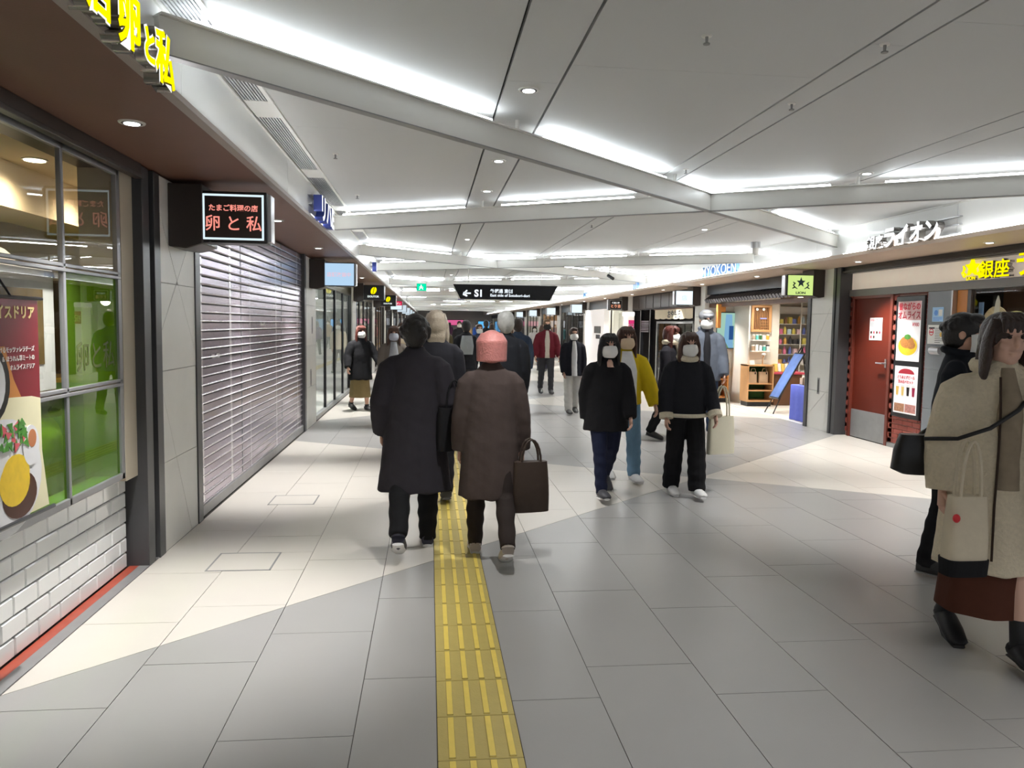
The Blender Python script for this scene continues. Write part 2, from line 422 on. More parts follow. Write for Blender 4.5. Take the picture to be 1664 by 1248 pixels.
downlight(-1.47, 4.07, ZS, 'round downlight in the brown soffit above the restaurant window', None, SOFFIT_W * .85, 74, 1.05)
for i, y in enumerate((7.7, 10.43, 13.9, 17, 20.5, 24, 28, 33, 38, 44)):
    downlight(-1.46, y, ZS, 'round downlight in the brown soffit past the restaurant sign', G2, SOFFIT_W * (.85 if i < 4 else .7), 66)
for i, y in enumerate((5.2, 7.6, 10.1, 13.4, 16.2, 19, 22, 25.5, 29, 34, 40)):
    downlight(5.85, y, ZS - .03, 'round downlight in the tan soffit over the right shopfronts', G3, SOFFIT_W * .75, 95)
spot('downlight_beam', (1.0, .2, 2.9), 110, 110); spot('downlight_beam', (-1.3, 1.0, 2.5), 40, 110)  # second spot is added out of view, without a fixture, to brighten left bricks
spot('downlight_beam', (3.7, .4, 2.9), 150, 110); spot('downlight_beam', (5.3, 3.0, 2.9), 120, 100)

# ceiling bits
def sprinkler(x, y, label):
    s = thing('sprinkler', label, 'sprinkler', (x, y, ZC))
    MB().tube([(0, 0, .0), (0, 0, -.006)], [.026, .022], 16).obj('base_plate', m_white, s, smooth=True)
    MB().tube([(0, 0, -.006), (0, 0, -.035)], [.008, .006], 8).tube([(0, 0, -.035), (0, 0, -.04)], [.016, .016], 10).obj('nozzle', m_steel_grey, s, smooth=True)
for x, y, l in [(1.25, 3.51, 'small hanging sprinkler near the top middle of the ceiling'), (2.1, 3.49, 'small hanging sprinkler in the diagonal strip at top right'), (2.12, 4.46, 'small sprinkler halfway along the diagonal ceiling strip'),
                (2.14, 6.41, 'small sprinkler at the foot of the diagonal ceiling strip by the beam'), (-.75, 6.33, 'small sprinkler in the ceiling panel right of the left grille'), (-.76, 8.3, 'small sprinkler just before the second beam on the left'),
                (2.11, 10.07, 'small sprinkler in the strip behind the crossing beams'), (4.6, 6.9, 'small sprinkler under the bluish ceiling near the right fascia')]: sprinkler(x, y, l)
for x0, x1, y, l in [(.92, 1.7, 8.28, 'narrow slot diffuser behind the second beam'), (.97, 1.92, 14.5, 'narrow slot diffuser in the far left-hand ceiling panel'), (2.5, 3.3, 14.4, 'narrow slot diffuser in the far right-hand ceiling panel')]:
    d = thing('slot_diffuser', l, 'vent'); MB().box(x0, x1, y - .03, y + .03, ZC - .006, ZC).obj('frame', m_white, d); MB().box(x0 + .02, x1 - .02, y - .012, y + .012, ZC - .008, ZC - .005).obj('slot', m_groove, d)
c = thing('security_camera', 'white round security camera hanging from the ceiling near the right fascia', 'camera', (5.0, 11.55, ZC))
MB().tube([(0, 0, 0), (0, 0, -.09)], [.075, .075], 20).obj('housing', m_steel, c, smooth=True)
MB().tube([(0, 0, -.09), (0, 0, -.15), (.01, -.01, -.2)], [.05, .048, .03], 16).obj('camera_head', m_white, c, smooth=True)
c = thing('bullet_camera', 'small dark camera on the ceiling in front of the right shops', 'camera', (3.9, 16.6, ZC))
MB().tube([(0, 0, 0), (0, 0, -.2)], .02, 8).obj('stem', m_white, c); MB().tube([(-.03, .03, -.22), (.06, -.1, -.3)], .035, 10).obj('camera_body', m_black, c)
# exit sign
e = thing('exit_sign', 'small lit green running man exit sign hanging at left', 'sign', (-.21, 20, 2.53))
MB().box(-.13, .13, -.03, .03, -.1, .1).obj('box', m_white, e)
MB().box(-.12, .12, -.036, -.03, -.09, .09).obj('green_face', lamp('exit green', (.0, .72, .38), 1.2), e)
pe = P_front(0, -.036, 0); pm = MB().disc(pe, -.01, .045, .018, 0, .003, n=10)
for q in ([(-.03, .02), (.01, .025), (.0, -.02), (-.035, -.015)], [(-.035, -.015), (-.015, -.02), (-.05, -.07), (-.07, -.06)], [(-.01, -.02), (.01, -.01), (.05, -.05), (.035, -.065)], [(.0, .02), (.05, .0), (.045, -.012), (.0, .005)], [(-.03, .02), (-.07, .0), (-.065, -.012), (-.025, .005)]): pm.prism(pe, q[::-1], 0, .003)
pm.obj('running_figure', lamp('exit white', (.9, 1, .95), 1.4), e)
MB().tube([(0, 0, .1), (0, 0, .41)], .008, 6).obj('rod', m_white, e)
# hanging direction sign
s = thing('direction_sign', 'long black hanging direction sign with white arrow and S1', 'sign', (0, 18, 0))
pf = P_front(0, 0, 0)
MB().prism(pf, [(.70, 2.18), (2.82, 2.18), (3.0, 2.53), (.52, 2.53)], -.34, 0).obj('housing', m_white, s)
MB().prism(pf, [(.71, 2.185), (2.81, 2.185), (2.985, 2.525), (.535, 2.525)], 0, .012).obj('black_face', mat('sign black', (.006, .006, .007), .7, spec=.2), s)
m_sw = lamp('sign white', (.85, .93, 1), 1.3); ps = P_front(0, -.012, 0)
text('←', .22, ps, .76, 2.25, m_sw, s, bold=.008); text('S1', .22, ps, 1.03, 2.25, m_sw, s, bold=.008)
text('外堀通 東側', .10, ps, 1.40, 2.345, m_sw, s, bold=.002); text('East side of Sotobori-dori', .085, ps, 1.40, 2.255, m_sw, s, bold=.002, sx=1.05)
MB().box(.66, .80, .1, .3, 2.172, 2.18).obj('purple_patch', mat('purple', (.12, .08, .4), .5), s)
for x in (.9, 2.6): MB().tube([(x, .15, 2.5), (x, .15, 2.96)], .012, 8).obj('rod', m_white, s)

# ------------------------------------------------------------------ pillars clad in stone panels
def pillar(side, y0, y1, label_n, lines, xface, zt=2.56, cuts=(.62, 1.25, 1.85), parts=True):
    p = struct('pillar')
    s = -1 if side == 'L' else 1
    xb = xface + s * .02
    MB().box(xb, xface + s * .45, y0, y1, 0, zt).obj('core', m_joint, p)
    P = P_left(xface - .02, y0, 0) if side == 'L' else P_right(xface + .02, y1, 0)
    W = y1 - y0
    ls = [(0, 1, -c) for c in cuts] + lines
    polys = split([rect(0, 0, W, zt)], ls)
    if parts:
        for q in polys:
            i = inset(q, .0022)
            if len(i) > 2: MB().prism(P, i, 0, .02 + random.uniform(-.0006, .0006)).obj('panel', m_stone, p)
    else:
        mb = MB()
        for q in polys:
            i = inset(q, .0025)
            if len(i) > 2: mb.prism(P, i, 0, .02)
        mb.obj('panels', m_stone, p)
    # return faces
    for yy in (y0, y1):
        MB().box(xface + s * .001, xface + s * .44, yy - .004, yy + .004, 0, zt).obj('side_panel', m_stone, p)
    return p
def ln(u0, v0, u1, v1): a, b = v1 - v0, u0 - u1; return (a, b, -(a * u0 + b * v0))
pillar('L', 5.41, 6.18, 0, [ln(0, 2.35, .77, 1.35), ln(0, 1.5, .77, 2.3), ln(0, 1.15, .77, -.3)], -1.8)
pillar('L', 11.53, 12.55, 0, [ln(0, 2.2, 1, .9), ln(0, .9, 1, 1.9)], -1.8)
pillar('R', 11.28, 12.02, 0, [ln(0, 1.1, .74, 2.15), ln(0, .2, .74, .75)], 6.2, cuts=(.62, 1.25, 1.85))
pillar('R', 16.95, 17.6, 0, [ln(0, .4, .65, 1.6)], 6.2)
for y0 in (18.4, 24.9, 31.4, 37.9, 44.4, 51, 58, 65): pillar('L', y0, y0 + .95, 0, [ln(0, 2.2, 1, .9)], -1.8, parts=False)
for y0 in (23.6, 29.9, 36.4, 42.9, 49.4, 56, 63): pillar('R', y0, y0 + .9, 0, [ln(0, .5, 1, 1.8)], 6.2, parts=False)
# small recessed plates on pillars
def plate(P, u, v, label, w=.035, h=.13):
    o = thing('access_plate', label, 'plate')
    MB().prism(P, rect(u - w, v - h, u + w, v + h), 0, .003).obj('plate', m_steel_grey, o)
    MB().prism(P, rect(u - w * .45, v - h * .8, u + w * .45, v + h * .8), .003, .005).obj('slot', m_black, o)
plate(P_right(6.199, 11.69, 0), 0, .70, 'small steel plate low on the stone pillar under the yellow green sign')
plate(P_left(-1.799, 12.0, 0), 0, .75, 'small slotted plate low on the stone pillar past the shutter')
plate(P_left(-1.799, 12.15, 0), 0, 1.55, 'small slotted plate higher on the stone pillar past the shutter')

# ------------------------------------------------------------------ left restaurant front
wl = struct('wall_left')
MB().box(-2.06, -1.945, 1.0, 5.09, 0, .60).obj('brick_backing', m_mortar, wl)
bh, bl = .0975, .225
for r in range(6):
    y = 5.085 - (bl * .5 if r % 2 else 0)
    if r % 2: MB().box(-1.945, -1.925, y + .003, 5.085, .012 + r * bh, .012 + (r + 1) * bh - .006).obj('brick', m_glaze, wl, bevel=.006)
    while y > 1.6:
        MB().box(-1.945, -1.925, y - bl + .004, y - .004, .012 + r * bh, .012 + (r + 1) * bh - .006).obj('brick', m_glaze, wl, bevel=.006)
        y -= bl
MB().box(-2.06, -1.90, 1.0, 5.09, .598, .63).obj('sill', m_glaze, wl, bevel=.008)
MB().box(-1.925, -1.865, 1.0, 5.13, -.002, .004).obj('trim_5', m_red_floor, kind='structure')
MB().box(-1.865, -1.80, 1.0, 5.41, -.002, .005).obj('trim_6', m_steel_grey, kind='structure')
MB().box(-2.1, -1.86, 4.93, 5.12, .6, 2.5).obj('jamb', mat('painted jamb', (.48, .42, .33), .55, var=.08, scale=5), wl)
MB().box(-2.1, -1.80, 5.12, 5.24, 0, 2.56).box(-2.1, -1.86, 5.24, 5.30, 0, 2.56, 1).box(-2.1, -1.79, 5.30, 5.41, 0, 2.56).obj('door_post', [m_frame, m_black], wl, bevel=.002)
MB().box(-2.1, -1.80, 1.0, 5.12, 2.50, 2.57).box(-1.84, -1.79, 1.0, 5.12, 2.475, 2.50).obj('shutter_rail', m_brown, wl, bevel=.003)
win = struct('window_1')
def bar(y0, y1, z0, z1, x0=-1.89, x1=-1.862): return MB().box(x0, x1, y0, y1, z0, z1)
for yy in (1.42, 2.12, 2.81, 3.51, 4.20): bar(yy - .013, yy + .013, .62, 2.49).obj('mullion', m_mull, win, bevel=.003)
bar(4.88, 4.93, .62, 2.49).obj('mullion', m_mull, win, bevel=.003)
for zz in (1.215, 1.86):
    bar(1.0, 4.92, zz - .022, zz - .003, x1=-1.858).obj('transom', m_mull, win, bevel=.003); bar(1.0, 4.92, zz + .003, zz + .022).obj('transom', m_mull, win, bevel=.003)
bar(1.0, 4.92, .62, .66).obj('bottom_rail', m_mull, win, bevel=.003); bar(1.0, 4.92, 2.455, 2.5).obj('top_rail', m_mull, win, bevel=.003)
ys = [1.44, 2.10, 2.14, 2.79, 2.83, 3.49, 3.53, 4.18, 4.22, 4.88]
for i in range(5):
    a, b = ys[2 * i] - .005, ys[2 * i + 1] + .005
    for j, (z0, z1) in enumerate(((.655, 1.195), (1.235, 1.84), (1.88, 2.46))):
        gm = m_green if (j == 0 or (j == 1 and i == 4)) else m_glass
        MB().box(-1.885, -1.877, a, b, z0, z1).obj('pane', gm, win)
text('卵と私', .17, P_left(-1.876, 4.33, 1.33), 0, 0, mat('olive ink', (.07, .09, .015), .6), win, depth=.001, bold=.001)
# restaurant interior
si = struct('shop_interior')
MB().box(-5.6, -5.5, .4, 9, 0, 2.8).box(-5.6, -2.1, 8.9, 9, 0, 2.8).box(-5.6, -1.9, .3, .4, 0, 2.8).box(-2.1, -2.02, 5.42, 9, 0, 2.8).obj('plaster_wall', m_cream, si)
MB().box(-5.6, -1.95, .3, 9, 2.62, 2.7).box(-3.2, -2.75, .4, 9, 2.32, 2.62).obj('dropped_ceiling', m_tan_wall, si)
MB().box(-5.6, -1.95, .3, 9, -.01, .02).obj('interior_floor', m_dwood, si)
MB().box(-5.5, -5.45, .4, 9, 1.0, 1.9).box(-5.5, -2.1, 8.84, 8.9, 1.0, 2.0).obj('wall_panelling', mat('grey brown panel', (.16, .12, .09), .4), si)
MB().box(-4.0, -3.6, 5.6, 5.9, 0, 2.62).obj('interior_column', m_orange_wood, si, bevel=.01)
MB().box(-5.4, -2.6, 8.2, 8.8, 0, 1.0).obj('counter', mat('yellow counter', (.62, .42, .03), .4), si, bevel=.02)
MB().box(-5.2, -3.4, 5.7, 8.8, .02, .95).obj('green_seat_back', mat('green partition', (.10, .30, .03), .6), si, bevel=.03)
bd = thing('display_board', 'beige board with a dark brown picture behind the restaurant window', 'board')
MB().box(-1.935, -1.915, 3.53, 4.19, 1.235, 1.84).obj('panel', mat('board beige', (.52, .48, .43), .6), bd, bevel=.003)
MB().box(-1.915, -1.911, 3.62, 4.07, 1.37, 1.74).obj('picture', mat('brown picture', (.12, .07, .02), .25, var=.6, scale=6), bd)
for x, y, l in [(-2.54, 5.36, 'nearer warm disc light on the restaurant ceiling'), (-2.5, 6.3, 'farther warm disc light on the restaurant ceiling'), (-3.6, 6.6, 'disc light seen deep inside the restaurant at left'), (-2.45, 3.9, 'disc light over the nearest restaurant window pane')]:
    d = thing('warm_downlight', l, 'light', (x, y, 2.62)); MB().tube([(0, 0, .0), (0, 0, -.008)], .075, 24).obj('trim_ring', m_white, d, smooth=True); MB().tube([(0, 0, -.008), (0, 0, -.012)], .062, 24).obj('lamp_disc', m_warm_disc, d)
    spot('warm_beam', (x, y, 2.58), 38, 150, (1, .82, .55), 1.)
pl = thing('pendant_lamp', 'cream egg shaped pendant lamp inside the restaurant at the left edge', 'lamp', (-2.9, 5.5, 1.88))
MB().ell((0, 0, 0), (.16, .16, .20), 20, 12).obj('shade', lamp('pendant', (1, .85, .6), 1.6), pl, smooth=True)
MB().tube([(0, 0, .19), (0, 0, .5), (0, 0, .74)], .006, 6).obj('cord', m_black, pl)
tb_ = thing('cafe_table', 'low green lit cafe table behind the restaurant window', 'table', (-2.62, 4.3, 0))
MB().box(-.22, .30, -.5, .5, .60, .63).obj('tabletop', m_wood, tb_, bevel=.006); MB().tube([(0, 0, .02), (0, 0, .6)], .03, 10).tube([(0, 0, .02), (0, 0, .04)], .2, 20).obj('pedestal', m_black, tb_)
ms = thing('menu_stand', 'folded menu stand leaning on the cafe table behind green glass', 'menu', (-2.50, 4.40, .632))
m_menu = mat('menu yellow', (.75, .78, .35), .5)
MB().prism((Vector((0, 0, 0)), Vector((.25, 1, 0)).normalized(), Vector((-.35, 0, 1)).normalized()), [(-.16, 0), (.16, 0), (.13, .36), (-.10, .36)], 0, .008).obj('front_board', m_menu, ms)
MB().prism((Vector((-.25, 0, 0)), Vector((.25, 1, 0)).normalized(), Vector((.35, 0, 1)).normalized()), [(-.16, 0), (.16, 0), (.13, .36), (-.10, .36)], 0, .008).obj('rear_board', m_menu, ms)

# hanging banner outside the window
bn = thing('menu_banner', 'maroon hanging banner with omelette rice photo in front of the window', 'banner')
PB = P_left(-1.75, 2.75, 0)
MB().prism(PB, rect(0, .74, .92, 1.68), 0, .002).obj('cloth', mat('banner maroon', (.21, .012, .022), .35, var=.12, scale=4), bn)
m_ban_cream = mat('banner cream', (.80, .75, .50), .35)
q = [(0, .74), (.97, .74), (.92, 1.0), (.92, 1.24)] + [(.92 - .92 * i / 12, 1.24 + .035 * math.sin(PI * (.1 + .5 * i / 12))) for i in range(1, 13)]
MB().prism(PB, q, .002, .003).obj('cream_field', m_ban_cream, bn)
m_plate = mat('plate white', (.80, .80, .82), .3); m_sauce = mat('brown sauce', (.07, .018, .01), .25, var=.5, scale=30)
m_omel = mat('omelette yellow', (.85, .58, .03), .4, var=.18, scale=25); m_leaf = mat('salad green', (.08, .28, .04), .5, var=.6, scale=40)
MB().disc(PB, .60, .93, .31, .003, .004, ry=.25).obj('printed_plate', m_plate, bn)
MB().disc(PB, .72, .84, .14, .004, .005, ry=.10).obj('printed_sauce', m_sauce, bn)
MB().disc(PB, .68, .90, .12, .005, .006, ry=.10).disc(PB, .69, .93, .11, .005, .0062, ry=.09).obj('printed_omelette', m_omel, bn)
MB().disc(PB, .82, 1.04, .07, .005, .0065, ry=.09).obj('printed_cup', m_plate, bn)
MB().disc(PB, .83, 1.07, .035, .0065, .007, ry=.04).obj('printed_dressing', mat('dressing', (.55, .2, .08), .4), bn)
sl = MB(); random.seed(3)
for i in range(26):
    a = random.uniform(0, 6.28); u, v = random.uniform(.56, .78), random.uniform(1.05, 1.15)
    sl.prism(PB, [(u + .035 * math.cos(a), v + .03 * math.sin(a)), (u + .02 * math.cos(a + 2), v + .02 * math.sin(a + 2)), (u + .03 * math.cos(a + 4), v + .03 * math.sin(a + 4))], .005, .006 + i * 1e-4, 1 if i % 5 == 0 else 0)
sl.obj('printed_salad', [m_leaf, mat('radish', (.7, .12, .15), .4)], bn)
m_bt = mat('gold print', (.85, .68, .30), .4); m_bw = mat('white print', (.85, .82, .8), .4)
text('オムライスドリア', .062, PB, .89, 1.60, m_bt, bn, align='RIGHT', bold=.002, w=.002)
for i, t in enumerate(('とろけるモッツァレラチーズ', '＆ ほうれん草ミートの', 'オムライスドリア')): text(t, .026, PB, .88, 1.455 - i * .038, m_bw, bn, align='RIGHT', bold=.0002, w=.002)
MB().disc(PB, .50, 1.33, .17, .003, .0036, ry=.17).obj('printed_dish_rim', m_black, bn); MB().disc(PB, .49, 1.33, .145, .0036, .004, ry=.145).obj('printed_dish', m_plate, bn); MB().prism(PB, [(.60, 1.17), (.76, 1.255), (.70, 1.34), (.64, 1.48), (.60, 1.48)], .002, .0029).obj('printed_wood', m_orange_wood, bn)
MB().tube([(-1.748, 2.72, 1.685), (-1.748, 3.71, 1.685)], .008, 8).obj('top_rod', m_black, bn); MB().tube([(-1.746, 2.72, .735), (-1.746, 3.76, .725)], .010, 8).obj('bottom_rod', m_black, bn)
MB().tube([(-1.748, 3.45, 1.69), (-1.77, 3.36, 1.80), (-1.79, 3.2, 2.47)], .005, 6).obj('cord', m_black, bn)

# ------------------------------------------------------------------ fascia lettering
def channel(body, size, P, u, v, face, side, label, depth=.06, bold=.004, rails=True, align='LEFT', sx=1., width=1.):
    t = thing('channel_letters', label, 'sign')
    text(body, size, P, u, v, [face, side], t, depth=depth, bold=bold, align=align, sx=sx, w=.04)
    if rails:
        d = -1 if align == 'RIGHT' else 1
        for k in (.06, .42, .74): MB().prism(P, rect(min(u, u + d * width), v + size * k, max(u, u + d * width) + .05, v + size * k + .012), .0, .035).obj('rail', m_steel, t)
    return t
m_rim = lamp('white letter rim', (1, 1, .92), 1.2)
def brush(label, items):
    t = thing('channel_letters', label, 'sign')
    for ch, sz, y, z in items:
        text(ch, sz, P_left(-1.15, y, z), 0, 0, [m_rim, m_letter_side], t, name='letter_body', depth=.06, bold=.011, w=.03)
        text(ch, sz, P_left(-1.15, y, z), 0, 0, m_gold_glow, t, name='letter_face', depth=.004, bold=.004, w=.091)
    y0, y1 = items[0][2], items[-1][2] + items[-1][1]
    for z in (2.605, 2.655, 2.705): MB().box(-1.15, -1.125, y0 - .02, y1 + .04, z, z + .012).obj('rail', m_steel, t)
brush('small yellow lit letters at the very top left edge of the fascia', [('の', .15, 2.42, 2.60), ('店', .20, 2.58, 2.59)])
brush('three yellow lit brush letters on the nearest left fascia', [('卵', .22, 2.82, 2.575), ('と', .14, 3.055, 2.58), ('私', .22, 3.19, 2.555)])
channel('リハE', .27, P_left(-1.15, 7.55, 2.59), 0, .01, m_white_glow, m_blue_side, 'white lit letters with blue sides on the left fascia past the first sign box', depth=.08, bold=.01, width=1.1, sx=1.5)
channel('I0', .22, P_left(-1.15, 15.2, 2.6), 0, .01, m_white_glow, m_blue_side, 'white lit letters farther along on the left fascia', depth=.08, bold=.01, width=.7, sx=1.5)
channel('銀座', .17, P_right(5.40, 8.98, 2.585), 0, .0, m_white_glow, m_letter_side, 'pair of small white lit characters on the right fascia', bold=.005, rails=False)
channel('ライオン', .25, P_right(5.40, 8.62, 2.585), 0, .0, m_white_glow, m_letter_side, 'large white lit kana letters on the right fascia', depth=.08, bold=.009, width=1.15)
channel('MYOKOEN', .26, P_right(5.40, 14.75, 2.58), 0, .01, m_white_glow, mat('pale blue side', (.2, .4, .75), .4), 'white lit capital letters on the right fascia over the tea shop', bold=.003, rails=False, sx=1.35)
channel('川11', .22, P_right(5.40, 19.9, 2.59), 0, .01, m_white_glow, MATS['pale blue side'], 'small white lit letters on the right fascia beyond the tea shop', bold=.004, rails=False)
channel('ハニ', .2, P_right(5.40, 26.5, 2.59), 0, .01, lamp('cyan glow', (.6, .95, 1), 1.3), MATS['pale blue side'], 'small cyan lit letters farthest along the right fascia', bold=.004, rails=False)

# ------------------------------------------------------------------ projecting sign boxes on the pillars
def flag(side, y, label, face, deco=None, w=.44, h=.33, zc=2.32, frame=None, group=None):
    t = thing('sign_box', label, 'sign', (0, y, 0), group=group)
    if side == 'L': xw, x0, x1 = -1.80, -1.58, -1.58 + w; hx0, hx1 = xw, x0 + .01
    else: xw, x1, x0 = 6.20, 6.02, 6.02 - w; hx0, hx1 = x1 - .01, xw
    s = -1 if side == 'L' else 1
    # bracket housing: wider than the display, its lower edge curved
    hb = MB(); pr = (Vector((0, 0, 0)), X_, Z_)
    a, b = (hx0, hx1)
    q = [(a, 2.11), ((a + b) / 2, 2.095), (b, 2.13), (b, 2.54), (a, 2.54)] if side == 'L' else [(a, 2.13), ((a + b) / 2, 2.095), (b, 2.11), (b, 2.54), (a, 2.54)]
    hb.prism(pr, q, -.26, .12); hb.obj('bracket', m_brown, t, bevel=.006)
    MB().box(x0 - .012, x1 + .012, -.10, .08, zc - h / 2 - .012, zc + h / 2 + .012).obj('housing', frame or m_black, t, bevel=.006)
    MB().box(x1 - .001 if side == 'L' else x0 - .035, x1 + .035 if side == 'L' else x0 + .001, -.07, .05, zc - h / 2, zc + h / 2).obj('edge_strip', m_steel, t, bevel=.004)
    MB().box(x0, x1, -.106, -.10, zc - h / 2, zc + h / 2).obj('face_panel', face, t)
    P = P_front((x0 + x1) / 2, -.106, zc)
    if deco: deco(t, P, w, h)
    return t
def deco_egg(t, P, w, h):
    b = MB(); m = lamp('pale blue line', (.75, .92, 1), 1.1); W, H, k = w / 2 - .008, h / 2 - .008, .014
    for r in (rect(-W, -H, W, -H + k), rect(-W, H - k, W, H), rect(-W, -H + k, -W + k, H - k), rect(W - k, -H + k, W, H - k)): b.prism(P, r, 0, .002)
    b.obj('lit_border', m, t); m2 = lamp('salmon glow', (.95, .30, .24), 1.15)
    text('たまご料理の店', .048, P, 0, .045, m2, t, align='CENTER', bold=.001); text('卵 と 私', .115, P, 0, -.085, m2, t, align='CENTER', bold=.001, sx=.95)
flag('L', 5.72, 'dark sign box with salmon lettering in a pale blue border on the nearest pillar', mat('sign dark face', (.045, .03, .025), .3), deco_egg, w=.43)
def deco_pink(t, P, w, h): text('店舗改装中', .072, P, 0, -.03, lamp('pink glow', (.95, .62, .74), .95), t, align='CENTER', bold=.001)
flag('L', 12.0, 'pale blue lit sign box with pink lettering past the lilac shutter', lamp('pale blue panel', (.50, .72, .95), 1.0), deco_pink, w=.44)
def deco_bean(t, P, w, h):
    m = lamp('bean yellow', (1, .9, .0), 1.1)
    b = MB()
    for sgn in (-1, 1):
        b.prism(P, [(sgn * .006 + .01 + (.062 * math.cos(a) if sgn > 0 else -.062 * math.cos(a)) * 1 + .02 * math.sin(a), .045 + .085 * math.sin(a)) for a in ([(-PI / 2 + PI * i / 10) for i in range(11)] if sgn > 0 else [(PI / 2 - PI * i / 10) for i in range(11)])], 0, .003)
    b.obj('bean_emblem', m, t)
    text('DOUTOR', .062, P, 0, -.115, lamp('sign white 2', (.9, 1, .97), 1.1), t, align='CENTER', bold=.002)
flag('L', 18.8, 'nearer black sign box with a yellow bean emblem on the left', m_black, deco_bean, w=.48)
flag('L', 25.3, 'farther black sign box with a yellow bean emblem on the left', m_black, deco_bean, w=.48)
def deco_red(t, P, w, h):
    MB().prism(P, rect(-w / 2, 0, w / 2, h / 2), 0, .003).obj('red_band', lamp('red glow', (.85, .02, .10), .9), t)
    text('ニッポン', .09, P, 0, .04, lamp('sign white 3', (1, .95, .95), 1), t, align='CENTER', w=.003, bold=.002)
flag('L', 31.8, 'red and white lit sign box on the left wall far down', lamp('cool white face', (.75, .9, 1), 1.1), deco_red, w=.46)
for y in (38.3, 44.8, 51.4, 58.4): flag('L', y, 'small pale lit sign box far down the left wall', lamp('far pale %d' % y, (.72, .85, .95), .9), None, group='far pale sign boxes on the left')
def deco_lion(t, P, w, h):
    m = mat('sign navy', (.05, .09, .13), .5)
    b = MB(); b.prism(P, [(.075 * (1 if i % 2 == 0 else .42) * math.cos(PI / 2 + i * PI / 5), .045 + .085 * (1 if i % 2 == 0 else .42) * math.sin(PI / 2 + i * PI / 5)) for i in range(10)], 0, .003); b.obj('star', m, t)
    for s in (-1, 1):
        c = MB(); c.tube([(P[0].x + s * .14, P[0].y - .003, P[0].z - .05), (P[0].x + s * .10, P[0].y - .003, P[0].z - .03), (P[0].x + s * .125, P[0].y - .003, P[0].z + .0), (P[0].x + s * .10, P[0].y - .003, P[0].z + .03), (P[0].x + s * .13, P[0].y - .003, P[0].z + .05)], [.008, .016, .012, .015, .007], 8)
        c.tube([(P[0].x + s * .10, P[0].y - .003, P[0].z - .03), (P[0].x + s * .06, P[0].y - .003, P[0].z - .055)], [.01, .006], 6)
        c.obj('rearing_beast', m, t)
    text('LION', .05, P, 0, -.135, m, t, align='CENTER', bold=.002, sx=1.4)
flag('R', 11.75, 'yellow green lit sign box with a dark star on the right pillar', lamp('lime face', (.72, .93, .30), .95), deco_lion, w=.42, h=.31, zc=2.29)
def deco_faint(t, P, w, h): text('店', .13, P, 0, -.05, lamp('faint blue', (.62, .80, .97), 1.1), t, align='CENTER')
flag('R', 17.35, 'pale blue lit sign box beyond the tea shop', lamp('pale face', (.80, .93, 1), 1.3), deco_faint, w=.40, h=.31, zc=2.28)
def deco_orange(t, P, w, h):
    b = MB(); W, H, k = w / 2 - .008, h / 2 - .008, .02
    for r in (rect(-W, -H, W, -H + k), rect(-W, H - k, W, H), rect(-W, -H + k, -W + k, H - k), rect(W - k, -H + k, W, H - k)): b.prism(P, r, 0, .003)
    b.obj('border', m_steel, t)
    text('焼鳥酒場', .06, P, 0, .035, lamp('white ink', (1, 1, .95), 1), t, align='CENTER', bold=.002); text('とり吉', .11, P, 0, -.085, lamp('orange ink', (1, .42, .25), 1), t, align='CENTER', bold=.003)
flag('R', 23.9, 'black sign box with orange characters and a silver border on the right', m_black, deco_orange, w=.42, h=.32, zc=2.28)
for y, l in [(30.3, 'white lit sign box third beyond the tea shop'), (36.8, 'white lit sign box fourth beyond the tea shop')]: flag('R', y, l, lamp('pale r %d' % y, (.78, .92, 1), 1.2), None, w=.42, h=.32, zc=2.28)
for y in (43.3, 49.8, 56.4, 63.4): flag('R', y, 'small pale lit sign box far down the right wall', lamp('far r %d' % y, (.78, .9, 1), 1.1), None, w=.42, h=.32, zc=2.28, group='far pale sign boxes on the right')

# ------------------------------------------------------------------ lilac roller shutter
sh = thing('roller_shutter', 'closed roller shutter of lilac grey slats on the left wall', 'shutter')
MB().box(-1.88, -1.79, 6.18, 6.30, 0, 2.57).obj('guide_rail', m_frame, sh, bevel=.003); MB().box(-1.88, -1.79, 11.40, 11.53, 0, 2.57).obj('guide_rail', m_frame, sh, bevel=.003)
sb = MB().box(-1.845, -1.832, 6.30, 11.40, .006, .062); sb.tube([(-1.829, 6.30, .004), (-1.829, 11.40, .004)], .0075, 8, 1)
me_s = sb.mesh('slat', [m_slat, m_slat_lip], smooth=False)
for i in range(33):
    o = link('slat', me_s, sh); o.location = (0, 0, .10 + i * .0745)
MB().box(-1.855, -1.815, 6.30, 11.40, 0.005, .095).obj('bottom_bar', m_steel_grey, sh, bevel=.004)
MB().box(-1.87, -1.865, 6.2, 11.5, 0, 2.57).obj('backing', mat('shutter back', (.05, .045, .05), .6), sh)
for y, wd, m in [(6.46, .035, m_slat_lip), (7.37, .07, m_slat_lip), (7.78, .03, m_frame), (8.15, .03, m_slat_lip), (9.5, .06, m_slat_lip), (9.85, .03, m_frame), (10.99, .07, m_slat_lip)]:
    MB().box(-1.832, -1.8305, y - wd / 2, y + wd / 2, .1, 2.56).obj('painted_reflection', m, sh)  # thin strips imitate the light and dark reflections down the slats
text('Sailors Club', .05, P_left(-1.8305, 6.75, 1.28), 0, 0, m_paper, sh); text('Sailors Club', .05, P_left(-1.8305, 8.65, 1.55), 0, 0, m_paper, sh)

